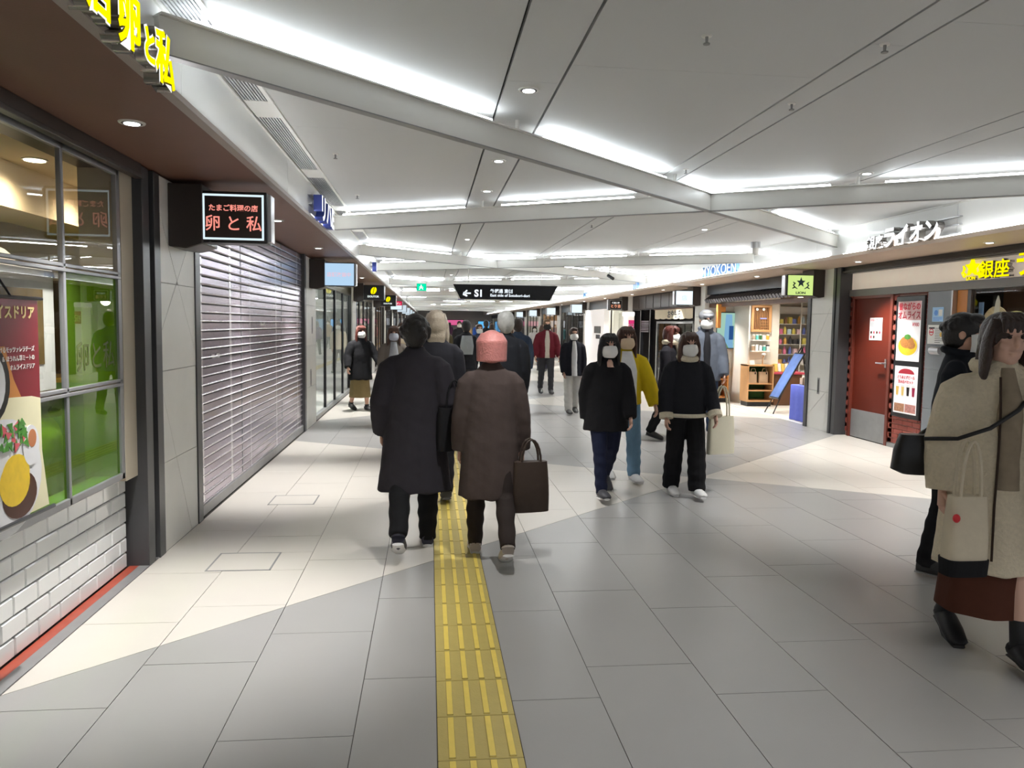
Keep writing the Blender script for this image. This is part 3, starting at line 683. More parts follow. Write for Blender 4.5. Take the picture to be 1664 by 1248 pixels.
# ------------------------------------------------------------------ generic shopfronts down the walkway
def shopfront(side, y0, y1, label, inside, nm=5, glow=60, header=m_brown, glassm=None, zt=2.22, col=(1, .9, .75)):
    t = thing('shopfront', label, 'shopfront')
    s = -1 if side == 'L' else 1; x = (-1.82 if side == 'L' else 6.24)
    MB().box(x, x + s * .12, y0, y1, zt, 2.56).obj('header', header, t)
    MB().box(x, x + s * .1, y0, y0 + .09, 0, zt).obj('door_post', m_black, t); MB().box(x, x + s * .1, y1 - .09, y1, 0, zt).obj('door_post', m_black, t)
    MB().box(x, x + s * .06, y0 + .09, y1 - .09, 0, .07).obj('threshold', m_steel_grey, t)
    for i in range(nm):
        a = y0 + .09 + (y1 - y0 - .18) * i / nm; b = y0 + .09 + (y1 - y0 - .18) * (i + 1) / nm
        MB().box(x + s * .02, x + s * .07, b - .035, b + .035, .07, zt).obj('mullion', m_black, t)
        MB().box(x + s * .04, x + s * .05, a, b - .035, .07, zt).obj('pane', glassm or m_glass, t)
    D = 1.6
    y0 += .04; y1 -= .04
    MB().box(x + s * D, x + s * (D + .05), y0, y1, 0, 2.6).box(x + s * .1, x + s * D, y0 - .02, y0, 0, 2.6).box(x + s * .1, x + s * D, y1, y1 + .02, 0, 2.6).box(x + s * .1, x + s * D, y0, y1, 2.5, 2.6).box(x + s * .1, x + s * D, y0, y1, -.003, .006).obj('interior_shell', inside, t)
    l = bpy.data.lights.new('shop_light', 'POINT'); l.energy = glow; l.shadow_soft_size = .15; l.color = col
    o = bpy.data.objects.new('shop_light', l); C.objects.link(o); o.location = (x + s * .8, (y0 + y1) / 2, 2.2)
    return t
m_in_pale = mat('pale interior', (.62, .62, .58), .7); m_in_dark = mat('dark interior', (.035, .03, .03), .5, var=.5, scale=3); m_in_warm = mat('warm interior', (.55, .36, .18), .6, var=.3, scale=3)
shopfront('L', 12.6, 18.38, 'glazed shopfront with black mullions right after the pink lettered sign', m_in_pale, 4, 40, col=(.95, 1, .97))
shopfront('L', 19.37, 24.88, 'pale glazed shopfront between the two bean emblem signs', m_in_pale, 4, 50)
shopfront('L', 25.87, 31.38, 'warm dark shopfront after the farther bean emblem sign', m_in_warm, 4, 50)
shopfront('L', 32.37, 37.88, 'dim shopfront after the red and white sign box', m_in_dark, 4, 40)
for y0, y1, m in [(38.87, 44.38, m_in_pale), (45.37, 50.98, m_in_warm), (52, 57.98, m_in_pale), (59, 64.98, m_in_warm), (66, 77.9, m_in_dark)]: tag(shopfront('L', y0, y1, 'far shopfront', m, 4, 60), 'small shopfront far down the left wall', 'shopfront', 'far shopfronts on the left')
shopfront('R', 24.52, 29.88, 'shopfront with pale interior beyond the black sign with orange characters', m_in_pale, 3, 90)
shopfront('R', 30.82, 36.38, 'dark shopfront beyond the third sign box on the right', m_in_dark, 4, 60)
for y0, y1, m in [(37.32, 42.88, m_in_warm), (43.82, 49.38, m_in_pale), (50.32, 55.98, m_in_dark), (56.92, 62.98, m_in_warm), (63.95, 77.9, m_in_pale)]: tag(shopfront('R', y0, y1, 'far', m, 4, 60), 'small shopfront far down the right wall', 'shopfront', 'far shopfronts on the right')
# curtain-like banners beside the left glazing
for y, cc, l in [(20.4, (.06, .14, .45), 'blue vertical banner inside the pale left shopfront'), (22.9, (.62, .58, .52), 'beige vertical panel inside the pale left shopfront')]:
    b = thing('hanging_banner', l, 'banner'); MB().box(-1.98, -1.96, y, y + .9, .15, 2.2).obj('cloth', mat(l, cc, .6), b); MB().tube([(-1.97, y, 2.2), (-1.97, y + .9, 2.2)], .012, 6).obj('rod', m_black, b)
# far end wall screens
for x0, x1, z0, z1, cc, l in [(4.9, 6.0, .9, 1.9, (.1, .45, .9), 'bright blue screen at the far end of the walkway'), (1.5, 3.4, 1.5, 2.0, (.6, .1, .25), 'pinkish lit panel at the far end of the walkway'), (-1.2, .8, 1.4, 2.1, (.75, .8, .85), 'pale lit panel at the far left end of the walkway')]:
    o = thing('end_screen', l, 'screen'); MB().box(x0 - .05, x1 + .05, 77.85, 77.98, z0 - .05, z1 + .05).obj('bezel', m_black, o); MB().box(x0, x1, 77.83, 77.85, z0, z1).obj('screen', lamp(l, cc, 1.2), o)

# ------------------------------------------------------------------ right: brick beer restaurant
XW = 6.33
wr = struct('wall_right')
def YR(y, z0, y2, z1): return rect(-y, z0, -y2, z1)      # u = -y on the right wall plane
PR = P_right(XW, 0, 0)
MB().box(XW + .012, XW + .2, 9.22, 9.99, 0, 2.15).box(XW + .012, XW + .2, 10.99, 11.1, 0, 2.15).box(XW + .12, XW + .2, 9.99, 10.99, 0, 2.15).obj('brick_backing', m_pink_mortar, wr)
def free(y, z):
    if 9.98 < y < 11.0 and z < 2.13: return False
    if 9.24 < y < 9.88 and .44 < z < 2.05: return False
    return True
bh, bl = .0672, .205
for r in range(31):
    z0 = .07 + r * bh; y = 11.08 + (bl / 2 if r % 2 else 0)
    while y > 9.22:
        a, b = max(y - bl + .005, 9.225), min(y - .005, 11.078)
        if b - a > .03:
            # keep only what is outside the door and the poster case
            for (u, v) in ([(a, b)] if free((a + b) / 2, z0 + .03) else []):
                if v > 9.98 and u < 9.98: v = 9.98
                if u < 11.0 and v > 11.0: u = 11.0
                if v - u > .02: MB().box(XW - .003, XW + .02, u, v, z0, z0 + bh - .009).obj('brick', m_red_brick, wr, bevel=.003)
        y -= bl
# slivers beside the door and case
for r in range(31):
    z0 = .07 + r * bh
    MB().box(XW - .003, XW + .02, 11.0, 11.075, z0, z0 + bh - .009).obj('brick', m_red_brick, wr)
    MB().box(XW - .003, XW + .02, 9.885, 9.975, z0, z0 + bh - .009).obj('brick', m_red_brick, wr)
    MB().box(XW - .003, XW + .02, 9.225, 9.275, z0, z0 + bh - .009).obj('brick', m_red_brick, wr)
MB().box(XW - .01, XW + .1, 9.22, 9.98, 0, .06).obj('skirting', m_steel_grey, wr)
MB().box(XW - .02, XW + .2, 2.0, 9.22, 0, .08).obj('plinth', m_steel_grey, wr)
MB().box(6.15, XW + .1, 11.08, 11.18, 0, 2.54).box(6.2, XW + .1, 11.18, 11.22, 0, 2.54, 1).box(6.15, XW + .1, 11.22, 11.28, 0, 2.54).obj('door_post', [m_frame, m_black], wr, bevel=.002)
MB().box(6.18, 6.3, 12.02, 12.12, 0, 2.54).obj('door_post', m_frame, wr, bevel=.002)
MB().box(6.2, 6.32, 2.0, 11.08, 2.44, 2.54).box(6.17, 6.2, 2.0, 11.08, 2.455, 2.475).obj('shutter_rail', m_brown, wr, bevel=.003)
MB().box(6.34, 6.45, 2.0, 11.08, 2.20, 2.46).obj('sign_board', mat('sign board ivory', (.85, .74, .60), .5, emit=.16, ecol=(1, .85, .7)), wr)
MB().box(6.30, 6.45, 2.0, 11.08, 2.10, 2.20).obj('lintel', mat('lintel grey', (.17, .155, .14), .4), wr, bevel=.003)
dr = struct('door_1')
MB().box(XW - .02, XW + .1, 10.95, 11.0, 0, 2.12).box(XW - .02, XW + .1, 9.98, 10.04, 0, 2.12).box(XW - .02, XW + .1, 10.04, 10.95, 2.06, 2.12).obj('door_frame', m_door_frame, dr, bevel=.004)
MB().box(XW + .02, XW + .07, 10.04, 10.95, .01, 2.06).obj('door_leaf', m_door_red, dr, bevel=.003)
MB().box(XW + .005, XW + .02, 10.05, 10.94, .01, .42).obj('kick_plate', m_steel_grey, dr, bevel=.002)
MB().tube([(XW - .04, 10.28, 1.14), (XW - .04, 10.13, 1.14), (XW + .02, 10.13, 1.14)], .012, 8).box(XW + .008, XW + .02, 10.11, 10.15, 1.08, 1.2).obj('door_handle', m_steel, dr)
def notice(P, u0, v0, u1, v1, label, draw=None, face=None):
    n = thing('notice', label, 'notice'); MB().prism(P, rect(u0, v0, u1, v1), 0, .002).obj('sheet', face or m_paper, n)
    if draw: draw(n, P, u0, v0, u1, v1)
    return n
m_ink = mat('dark ink', (.05, .05, .06), .6); m_redink = mat('red ink', (.65, .05, .08), .5); m_grey_ink = mat('grey ink', (.25, .25, .26), .6)
def lines(b, P, u0, u1, v1, n, dv, h=.006, mi=0):
    for i in range(n): b.prism(P, rect(u0, v1 - i * dv - h, u1 - (.3 * (u1 - u0) if i % 3 == 2 else 0), v1 - i * dv), .002, .0026, mi)
def d_door(n, P, u0, v0, u1, v1):
    text('お知らせ', .045, P, u0 + .02, v1 - .05, m_redink, n, w=.002); b = MB(); lines(b, P, u0 + .02, u1 - .02, v1 - .07, 4, .014); b.obj('print_lines', m_grey_ink, n)
    b = MB()
    for i in range(4): b.disc(P, u0 + .045 + i * .07, v0 + .11, .022, .002, .0026, i % 2, 12)
    for i in range(2): b.disc(P, u0 + .045 + i * .07, v0 + .045, .022, .002, .0026, (i + 1) % 2, 12)
    b.obj('print_food', [m_sauce, m_redink], n)
PD = P_right(XW + .018, 0, 0)
notice(PD, -10.57, 1.46, -10.26, 1.78, 'white paper notice with food pictures taped to the red door', d_door)
PG = P_right(XW - .032, 0, 0)
gp = struct('grey_pier')
for z0, z1 in ((.08, .62), (.62, 1.12), (1.12, 1.68), (1.68, 2.10)): MB().box(XW - .03, XW + .15, 8.77, 9.22, z0 + .002, z1 - .002).obj('panel', mat('blue grey panel', (.20, .215, .235), .4), gp, bevel=.003)
MB().box(XW - .035, XW + .15, 8.745, 8.77, .08, 2.10).obj('edge_strip', m_steel, gp)
def d_blue(n, P, u0, v0, u1, v1):
    b = MB(); b.disc(P, u0 + .07, v1 - .07, .035, .002, .003, 0, 16); b.prism(P, rect(u0 + .12, v0 + .07, u1 - .02, v1 - .03), .002, .003, 1); lines(b, P, u0 + .02, u1 - .02, v0 + .05, 3, .015); b.obj('print', [mat('blue ink', (.12, .3, .75), .5), m_paper], n)
notice(PG, -9.11, 1.72, -8.90, 1.90, 'small blue and white sticker high on the grey pier', d_blue, mat('sky sticker', (.35, .58, .85), .5))
def d_smoke(n, P, u0, v0, u1, v1):
    b = MB(); b.disc(P, u0 + .07, v0 + .15, .045, .002, .0025, 0, 20); b.disc(P, u0 + .07, v0 + .15, .033, .0025, .003, 1, 20); b.prism(P, rect(u0 + .035, v0 + .14, u0 + .105, v0 + .158), .003, .0034, 0); b.obj('symbol', [m_redink, m_paper], n)
    b = MB(); b.prism(P, rect(u0 + .02, v1 - .05, u0 + .13, v1 - .03), .002, .003, 0); lines(b, P, u0 + .14, u1 - .02, v1 - .04, 9, .022); b.disc(P, u1 - .05, v0 + .12, .03, .002, .0028, 1, 12); b.obj('print', [m_ink, mat('amber ink', (.8, .5, .1), .5)], n)
notice(PG, -9.18, 1.44, -8.87, 1.68, 'white notice with a red ring symbol on the grey pier', d_smoke)
MB().tube([(XW - .04, 9.08, 1.36), (XW - .04, 8.9, 1.36)], .05, 12, flat=(0, 0, 1)).obj('tmp', m_steel, gp).name = 'call_button'
# illuminated poster case
pc = thing('poster_case', 'tall black poster case with two menu posters between door and grey pier', 'poster case')
MB().prism(PR, rect(-9.875, .44, -9.27, 2.06), 0, .035).obj('case_frame', m_black, pc, bevel=.006)
PP = P_right(XW - .036, 0, 0)
up_ = MB().prism(PP, rect(-9.82, 1.20, -9.325, 1.99), 0, .003).obj('upper_poster', mat('poster white', (.82, .80, .80), .35, emit=.25), pc)
lo_ = MB().prism(PP, rect(-9.82, .50, -9.325, 1.13), 0, .003).obj('lower_poster', MATS['poster white'], pc)
MB().prism(PP, rect(-9.82, 1.74, -9.325, 1.99), .003, .0035).obj('printed_pink_band', mat('pink wash', (.80, .50, .50), .4, var=.35, scale=12), up_)
m_dred = mat('dark red print', (.45, .02, .04), .4)
text('昔ながらの', .10, PP, -9.57, 1.885, [m_redink], up_, align='CENTER', bold=.004, w=.004, sx=.92); text('オムライス', .115, PP, -9.57, 1.765, [m_dred], up_, align='CENTER', bold=.003, w=.004, sx=.84)
b = MB(); lines(b, PP, -9.80, -9.62, 1.71, 3, .022); b.obj('printed_lines', m_ink, up_); text('¥980', .07, PP, -9.35, 1.66, m_redink, up_, align='RIGHT', w=.004)
MB().disc(PP, -9.575, 1.39, .235, .003, .004, ry=.15).obj('printed_plate', m_plate, up_); MB().disc(PP, -9.575, 1.40, .205, .004, .005, ry=.125).obj('printed_rice', m_omel, up_)
MB().disc(PP, -9.59, 1.45, .15, .005, .006, ry=.08).disc(PP, -9.50, 1.41, .09, .005, .0064, ry=.05).obj('printed_cutlet', mat('cutlet', (.50, .20, .05), .4, var=.5, scale=40), up_)
MB().disc(PP, -9.58, 1.52, .07, .006, .007, ry=.035).obj('printed_greens', m_leaf, up_)
MB().prism(PP, [(-9.57 + .17 * math.cos(PI * i / 14), 1.03 + .07 * math.sin(PI * i / 14)) for i in range(15)], .003, .004).obj('printed_red_arch', m_dred, lo_)
text('とりあえずビール', .05, PP, -9.57, .965, m_redink, lo_, align='CENTER', bold=.001, w=.004, sx=.95); text('飲み比べセット', .05, PP, -9.57, .905, m_redink, lo_, align='CENTER', bold=.001, w=.004, sx=.95)
for i, cc in enumerate([(.8, .52, .12), (.85, .62, .2), (.03, .02, .02), (.35, .01, .06)]):
    u = -9.745 + i * .115; m = mat('beer %d' % i, cc, .3)
    b = MB(); b.prism(PP, [(u - .022, .74), (u + .022, .74), (u + .032, .86), (u - .032, .86)], .003, .005, 0); b.prism(PP, rect(u - .033, .855, u + .033, .885), .003, .0055, 1); b.prism(PP, rect(u - .02, .725, u + .02, .74), .003, .005, 1); b.obj('printed_beer_glass', [m, m_paper], lo_)
b = MB(); b.prism(PP, rect(-9.80, .52, -9.58, .63), .003, .004, 0); b.prism(PP, rect(-9.565, .52, -9.34, .63), .003, .004, 1); lines(b, PP, -9.78, -9.36, .70, 3, .02, mi=2); b.obj('printed_food_photos', [mat('food a', (.45, .22, .12), .4, var=.8, scale=50), mat('food b', (.55, .25, .22), .4, var=.7, scale=40), m_grey_ink], lo_)
# lit wall letters and emblem on the sign board
PS = P_right(6.34, 0, 0)
em = thing('star_emblem_sign', 'yellow lit star emblem between two beasts at the left end of the ivory board', 'sign')
b = MB(); b.prism(PS, [(-8.42 + .115 * (1 if i % 2 == 0 else .45) * math.cos(PI / 2 + i * PI / 5), 2.35 + .115 * (1 if i % 2 == 0 else .45) * math.sin(PI / 2 + i * PI / 5)) for i in range(10)], .04, .07); b.obj('star', m_gold_glow, em)
for s in (-1, 1):
    b = MB(); b.tube([(6.28, 8.42 + s * .13, 2.24), (6.28, 8.42 + s * .10, 2.27), (6.28, 8.42 + s * .145, 2.30), (6.28, 8.42 + s * .125, 2.34), (6.28, 8.42 + s * .15, 2.375)], [.010, .016, .013, .016, .008], 8); b.tube([(6.28, 8.42 + s * .14, 2.25), (6.28, 8.42 + s * .175, 2.30)], .007, 6); b.obj('rearing_beast', m_gold_glow, em)
text('LION', .055, PS, -8.42, 2.205, [m_gold_glow, m_letter_side], em, align='CENTER', depth=.03, bold=.003, w=.04, sx=1.2)
channel('銀座', .21, PS, -8.26, 2.225, m_gold_glow, m_letter_side, 'two yellow lit characters beside the star emblem on the ivory board', bold=.004, rails=False, sx=1.15)
channel('ライオン', .30, PS, -7.72, 2.225, m_gold_glow, m_letter_side, 'large yellow lit kana cut by the right edge of the photo', bold=.008, rails=False)
# window of the restaurant
w2 = struct('window_2')
MB().box(XW + .02, XW + .12, 8.55, 8.74, .08, 2.10).obj('wooden_jamb', m_orange_wood, w2, bevel=.004)
MB().box(XW + .02, XW + .10, 3.0, 8.55, .08, .9).obj('wooden_apron', m_dwood, w2, bevel=.004)
for y in (8.53, 6.6, 4.7): MB().box(XW + .02, XW + .08, y - .03, y + .03, .9, 2.10).obj('mullion', m_brown, w2)
MB().box(XW + .045, XW + .055, 3.0, 8.5, .9, 2.10).obj('pane', m_glass, w2)
si2 = struct('shop_interior')
MB().box(8.2, 8.25, 2, 11.2, 0, 2.6).box(6.4, 8.2, 2.0, 2.05, 0, 2.6).box(6.4, 8.2, 11.1, 11.2, 0, 2.6).box(6.45, 8.2, 2, 11.1, 2.45, 2.6).box(6.45, 8.2, 2, 11.1, -.002, .01).obj('dark_room', m_in_dark, si2)
MB().box(7.4, 7.45, 8.9, 9.3, .01, 2.4).box(7.0, 7.3, 7.0, 7.3, .01, 2.4).obj('wooden_partition', m_dwood, si2)
tl = thing('tube_light', 'short white tube light inside the right restaurant window', 'light'); MB().box(6.75, 6.8, 8.05, 8.75, 2.13, 2.15).obj('tube', lamp('tube white', (1, .98, .93), 4), tl); MB().box(6.74, 6.81, 8.0, 8.8, 2.15, 2.2).obj('housing', m_white, tl)
spot('window_light', (7.2, 7.4, 2.4), 60, 140, (1, .9, .75))
# large printed food panel behind the glass
fp = thing('food_panel', 'printed panel of dishes and bottles behind the right restaurant window', 'poster')
PW = P_right(XW + .16, 0, 0)
for u, v, r, ry, m, l in [(-8.25, 1.66, .22, .24, mat('cream food', (.75, .55, .30), .5, var=.4, scale=20), 'printed_dish'), (-7.95, 1.60, .25, .24, mat('yellow food', (.72, .62, .22), .5, var=.4, scale=25), 'printed_dish'), (-7.52, 1.60, .26, .26, m_plate, 'printed_plate'), (-7.52, 1.62, .2, .18, mat('stew', (.35, .2, .12), .5, var=.9, scale=25), 'printed_stew'), (-7.18, 1.66, .25, .28, mat('salad mix', (.40, .42, .1), .5, var=.9, scale=25), 'printed_salad')]:
    MB().disc(PW, u, v, r, 0, .01 if l != 'printed_stew' else .014, ry=ry).obj(l, m, fp)
MB().prism(PW, [(-8.30, 1.7), (-8.18, 1.7), (-8.2, 1.95), (-8.23, 2.02), (-8.26, 1.95)], .0, .012).obj('printed_bottle', mat('bottle cream', (.8, .7, .55), .4), fp)
MB().prism(PW, rect(-8.53, 1.5, -8.46, 1.95), 0, .012).obj('printed_blue_bottle', mat('bottle blue', (.3, .5, .8), .4), fp)
MB().prism(PW, rect(-8.5, .95, -6.8, 1.42), 0, .004).obj('backing_board', m_dwood, fp)

# ------------------------------------------------------------------ right: tea shop
ts = struct('shop_interior')
m_ts_floor = mat('pale shop floor', (.66, .62, .57), .35, var=.03)
MB().box(6.33, 9.3, 12.02, 17.6, -.004, .006).obj('shop_floor', m_ts_floor, ts)
MB().box(6.24, 6.33, 12.12, 16.95, -.003, .008).obj('threshold', m_white, ts)
MB().box(9.2, 9.3, 12.02, 17.6, 0, 2.6).box(7.3, 9.3, 17.45, 17.6, 0, 2.6).box(6.65, 9.3, 12.02, 12.08, 0, 2.6).obj('back_wall', mat('shop cream wall', (.74, .70, .62), .6), ts)
MB().box(6.3, 6.64, 16.3, 16.4, 0, 2.35).box(6.62, 7.3, 15.50, 16.4, 0, 2.35).box(6.62, 6.66, 15.47, 15.50, 0, 2.35, 1).box(7.24, 7.3, 16.4, 17.5, 0, 2.35).obj('display_wall', [MATS['shop cream wall'], m_white], ts, bevel=.002)
MB().box(6.45, 9.3, 12.1, 17.5, 2.30, 2.38).obj('shop_ceiling', mat('shop ceiling', (.20, .12, .08), .6), ts)
MB().box(6.30, 6.42, 12.1, 16.95, 2.06, 2.14).obj('wooden_lintel', m_dwood, ts, bevel=.003)
ev = thing('tiled_eave', 'dark scalloped tile eave above the tea shop opening', 'eave')
MB().box(6.24, 6.5, 12.12, 16.95, 2.34, 2.54).obj('dark_backing', m_black, ev)
et = MB().tube([(6.18, 0, 2.20), (6.40, 0, 2.36)], .052, 10).mesh('eave_tile', mat('roof tile', (.035, .035, .045), .35), smooth=True)
for i in range(34): o = link('eave_tile', et, ev); o.location = (0, 12.25 + i * .138, 0)
em_ = MB().tube([(6.165, 0, 2.19), (6.175, 0, 2.197)], [.052, .052], 12).mesh('tile_end', mat('tile end', (.10, .10, .12), .3))
for i in range(34): o = link('tile_end', em_, ev); o.location = (0, 12.25 + i * .138, 0)
for x, y in [(7.2, 14.4), (7.0, 13.2), (6.8, 15.0), (8.0, 16.0), (8.0, 14.2)]:
    d = thing('shop_downlight', 'bright disc light on the dark ceiling of the tea shop', 'light', (x, y, 2.30), group='disc lights on the tea shop ceiling'); MB().tube([(0, 0, 0), (0, 0, -.01)], .08, 16).obj('trim_ring', m_white, d); MB().tube([(0, 0, -.01), (0, 0, -.014)], .065, 16).obj('lamp_disc', m_warm_disc, d)
    spot('shop_beam', (x, y, 2.27), 55, 150, (1, .93, .82), 1)
def cab(x0, x1, y0, y1, z1, m, label, shelves, back, name='display_cabinet', z0=.1):
    t = thing(name, label, 'cabinet'); th = .03
    MB().box(x0, x0 + th, y0, y1, z0, z1).obj('side_panel', m, t, bevel=.003); MB().box(x1 - th, x1, y0, y1, z0, z1).obj('side_panel', m, t, bevel=.003)
    MB().box(x0, x1, y0, y1, z1 - th, z1).obj('top', m, t, bevel=.003); MB().box(x0 + th, x1 - th, y0, y1, z0, z0 + th).obj('bottom', m, t, bevel=.003)
    MB().box(x0 + th, x1 - th, y1 - .02, y1 - .005, z0 + th, z1 - th).obj('back_panel', back, t)
    for z in shelves: MB().box(x0 + th, x1 - th, y0 + .01, y1 - .02, z - .012, z + .012).obj('shelf', m, t, bevel=.002)
    MB().box(x0 + .03, x1 - .03, y0 + .04, y1, 0.006, z0).obj('plinth', m_black, t)
    return t
cab(6.47, 7.03, 15.08, 15.46, .86, m_wood, 'oak display cabinet lined in green standing at the tea shop front', (.47, .33), mat('green lining', (.02, .11, .02), .7, var=.3, scale=30))
cab(6.14, 6.40, 15.9, 16.25, .86, m_orange_wood, 'narrow orange wood cabinet left of the green lined cabinet', (.5,), m_dwood)
for x in (6.52, 6.76):
    bag = thing('paper_bag', 'kraft paper carrier bag on the %s of the green cabinet upper shelf' % ('left half' if x < 6.6 else 'right half'), 'bag', (x, 15.18, .482))
    MB().prism((Vector((0, 0, 0)), X_, Z_), [(0, 0), (.19, 0), (.185, .23), (.005, .23)], -.08, 0).obj('bag_body', mat('kraft', (.58, .42, .27), .7), bag)
    MB().box(.14, .165, -.004, -.001, .18, .22).obj('label_patch', m_black, bag)
    MB().tube([(.04, -.03, .225), (.06, -.03, .30), (.13, -.03, .30), (.15, -.03, .225)], .004, 6).obj('handle', MATS['kraft'], bag)
lt = thing('lattice_panel', 'framed dark wooden lattice hung on the tea shop wall', 'panel')
PT = P_front(0, 15.50, 0)
b = MB()
for r in (rect(6.66, 1.53, 7.10, 1.58), rect(6.66, 2.04, 7.10, 2.09), rect(6.66, 1.58, 6.71, 2.04), rect(7.05, 1.58, 7.10, 2.04)): b.prism(PT, r, .0, .06)
b.obj('frame', m_wood, lt, bevel=.003); MB().prism(PT, rect(6.71, 1.58, 7.05, 2.04), 0, .01).obj('dark_field', m_dwood, lt)
b = MB()
for i in range(9): b.prism(PT, rect(6.725 + i * .037, 1.58, 6.732 + i * .037, 2.04), .01, .03)
for i in range(4): b.prism(PT, rect(6.88, 1.62 + i * .06, 7.05, 1.627 + i * .06), .01, .034)
b.obj('lattice_bars', m_wood, lt); b = MB(); b.prism(PT, rect(6.86, 1.80, 7.0, 1.825), .03, .036); b.obj('blue_tag', mat('blue tag', (.25, .3, .65), .5), lt)
b = MB()
for i in (6.79, 6.93): b.disc(PT, i, 2.0, .03, .03, .036, n=12)
b.obj('white_rosette', m_paper, lt)
for z, l in ((1.36, 'upper small white wall shelf in the tea shop'), (1.13, 'lower small white wall shelf in the tea shop')):
    s_ = tag(MB().box(6.66, 7.06, 15.36, 15.50, z - .012, z + .012).obj('wall_shelf', m_white), l, 'shelf')
jc = [('beige', (.5, .4, .3)), ('turquoise', (.12, .5, .45)), ('dark green', (.03, .12, .04)), ('white', (.8, .8, .78)), ('ochre', (.6, .33, .04))]
for i, (n_, cc) in enumerate(jc):
    j = thing('tea_canister', '%s tea canister on the upper white shelf' % n_, 'canister', (6.71 + i * .077, 15.42, 1.372)); MB().tube([(0, 0, 0), (0, 0, .085), (0, 0, .09)], [.03, .031, .028], 14).obj('canister_body', mat('can ' + n_, cc, .4), j, smooth=True); MB().tube([(0, 0, .09), (0, 0, .108)], .029, 14).obj('lid', m_paper if i != 3 else m_steel, j)
for i, (n_, cc, h) in enumerate([('brown', (.4, .28, .18), .12), ('tall white', (.82, .82, .8), .13), ('white', (.8, .8, .8), .11), ('teal', (.1, .45, .4), .11), ('black topped', (.7, .7, .68), .12)]):
    o = thing('tea_box', '%s tea box on the lower white shelf' % n_, 'box', (6.70 + i * .08, 15.42, 1.142)); MB().box(-.03, .03, -.03, .03, 0, h * .8).obj('carton', mat('box ' + n_, cc, .5), o, bevel=.002); MB().box(-.031, .031, -.031, .031, h * .8, h).obj('lid', m_black if i == 4 else m_paper, o, bevel=.002)
pv = thing('small_ornament', 'small pale ornament on top of the green lined cabinet', 'ornament', (6.85, 15.25, .86)); MB().tube([(0, 0, 0), (0, 0, .02), (0, 0, .12), (.02, 0, .2)], [.03, .012, .008, .02], 10).obj('stand', m_wood, pv); MB().ell((0.02, 0, .21), (.05, .03, .03)).obj('bowl', m_paper, pv, smooth=True)
pcard = thing('price_card', 'folded white price card on the green lined cabinet', 'card', (6.56, 15.2, .86)); MB().prism((Vector((0, 0, 0)), X_, Vector((0, .3, 1)).normalized()), rect(0, 0, .1, .09), 0, .003).obj('card', m_paper, pcard)
tv = thing('wall_screen', 'wall screen showing a blue green picture inside the tea shop', 'screen')
PV = P_front(0, 16.28, 0)
MB().prism(PV, rect(6.22, 1.15, 6.74, 1.95), .0, .05).obj('bezel', m_black, tv, bevel=.004)
def sc(n, c): return lamp(n, c, .9)
b = MB().prism(PV, rect(6.23, 1.17, 6.71, 1.93), .05, .052).obj('screen', sc('screen mint', (.42, .68, .55)), tv)
MB().prism(PV, [(6.38, 1.17), (6.6, 1.17), (6.56, 1.9), (6.42, 1.9)], .052, .053).obj('blue_shape', sc('screen blue', (.25, .5, .75)), b); MB().prism(PV, rect(6.5, 1.35, 6.6, 1.65), .053, .054).obj('navy_shape', sc('screen navy', (.03, .1, .3)), b); MB().prism(PV, [(6.23, 1.17), (6.5, 1.17), (6.35, 1.42), (6.23, 1.5)], .053, .0545).obj('olive_shape', sc('screen olive', (.2, .35, .15)), b)
tag(MB().box(6.22, 6.40, 16.2, 16.3, 1.95, 2.12).box(6.22, 6.30, 16.2, 16.3, 1.6, 1.95).obj('wood_bracket', m_orange_wood, bevel=.004), 'orange wooden bracket block above the wall screen', 'bracket')
# easel with dark board
ea = thing('easel_board', 'dark menu board leaning on an easel beside the blue draped table', 'easel', (6.62, 13.95, .006), .15)
EB = (Vector((-.10, .17, .28)), Vector((-.10, -.995, 0)).normalized(), Vector((.50, -.05, .865)).normalized())
MB().prism(EB, rect(0, 0, .36, 1.0), -.012, .012).obj('board', m_black, ea, bevel=.003)
MB().prism(EB, rect(.02, .03, .34, .97), .012, .014).obj('printed_face', mat('board blue print', (.10, .18, .45), .4, var=.8, scale=4), ea)
for a in (-.14, .14): MB().tube([(-.22, a - .02, 0), (-.06, a * .8 - .02, .3), (.46, a * .2, 1.25)], .012, 6).obj('leg', m_black, ea)
MB().tube([(.72, .05, 0), (.46, 0, 1.25)], .012, 6).obj('leg', m_black, ea)
# blue draped table with goods
bt = thing('draped_table', 'small table under a royal blue cloth at the tea shop corner', 'table')
MB().box(6.40, 6.86, 12.45, 13.0, .01, .60).obj('table_box', m_wood, bt)
cl = MB(); n = 48; top = []; bot = []
def per(t, g, wv):
    x0, x1, y0, y1 = 6.385 - g, 6.875 + g, 12.435 - g, 13.015 + g; L = [(x0, y0), (x1, y0), (x1, y1), (x0, y1)]; k = int(t * 4) % 4; f_ = t * 4 - int(t * 4); a, b_ = L[k], L[(k + 1) % 4]
    return (a[0] + (b_[0] - a[0]) * f_ + wv * math.sin(t * 70), a[1] + (b_[1] - a[1]) * f_ + wv * math.cos(t * 63))
vs = []
for z, g, wv in ((.625, -.01, 0), (.615, 0, 0), (.40, .004, .004), (.012, .012, .010)): vs += [(*per(i / n, g, wv), z) for i in range(n)]
fs = [tuple(range(n))] + [(r * n + j, (r + 1) * n + j, (r + 1) * n + (j + 1) % n, r * n + (j + 1) % n) for r in range(3) for j in range(n)]
cl.add(vs, fs).obj('blue_cloth', mat('royal blue cloth', (.10, .13, .52), .75, var=.12, scale=20, bump=.1), bt, smooth=True)
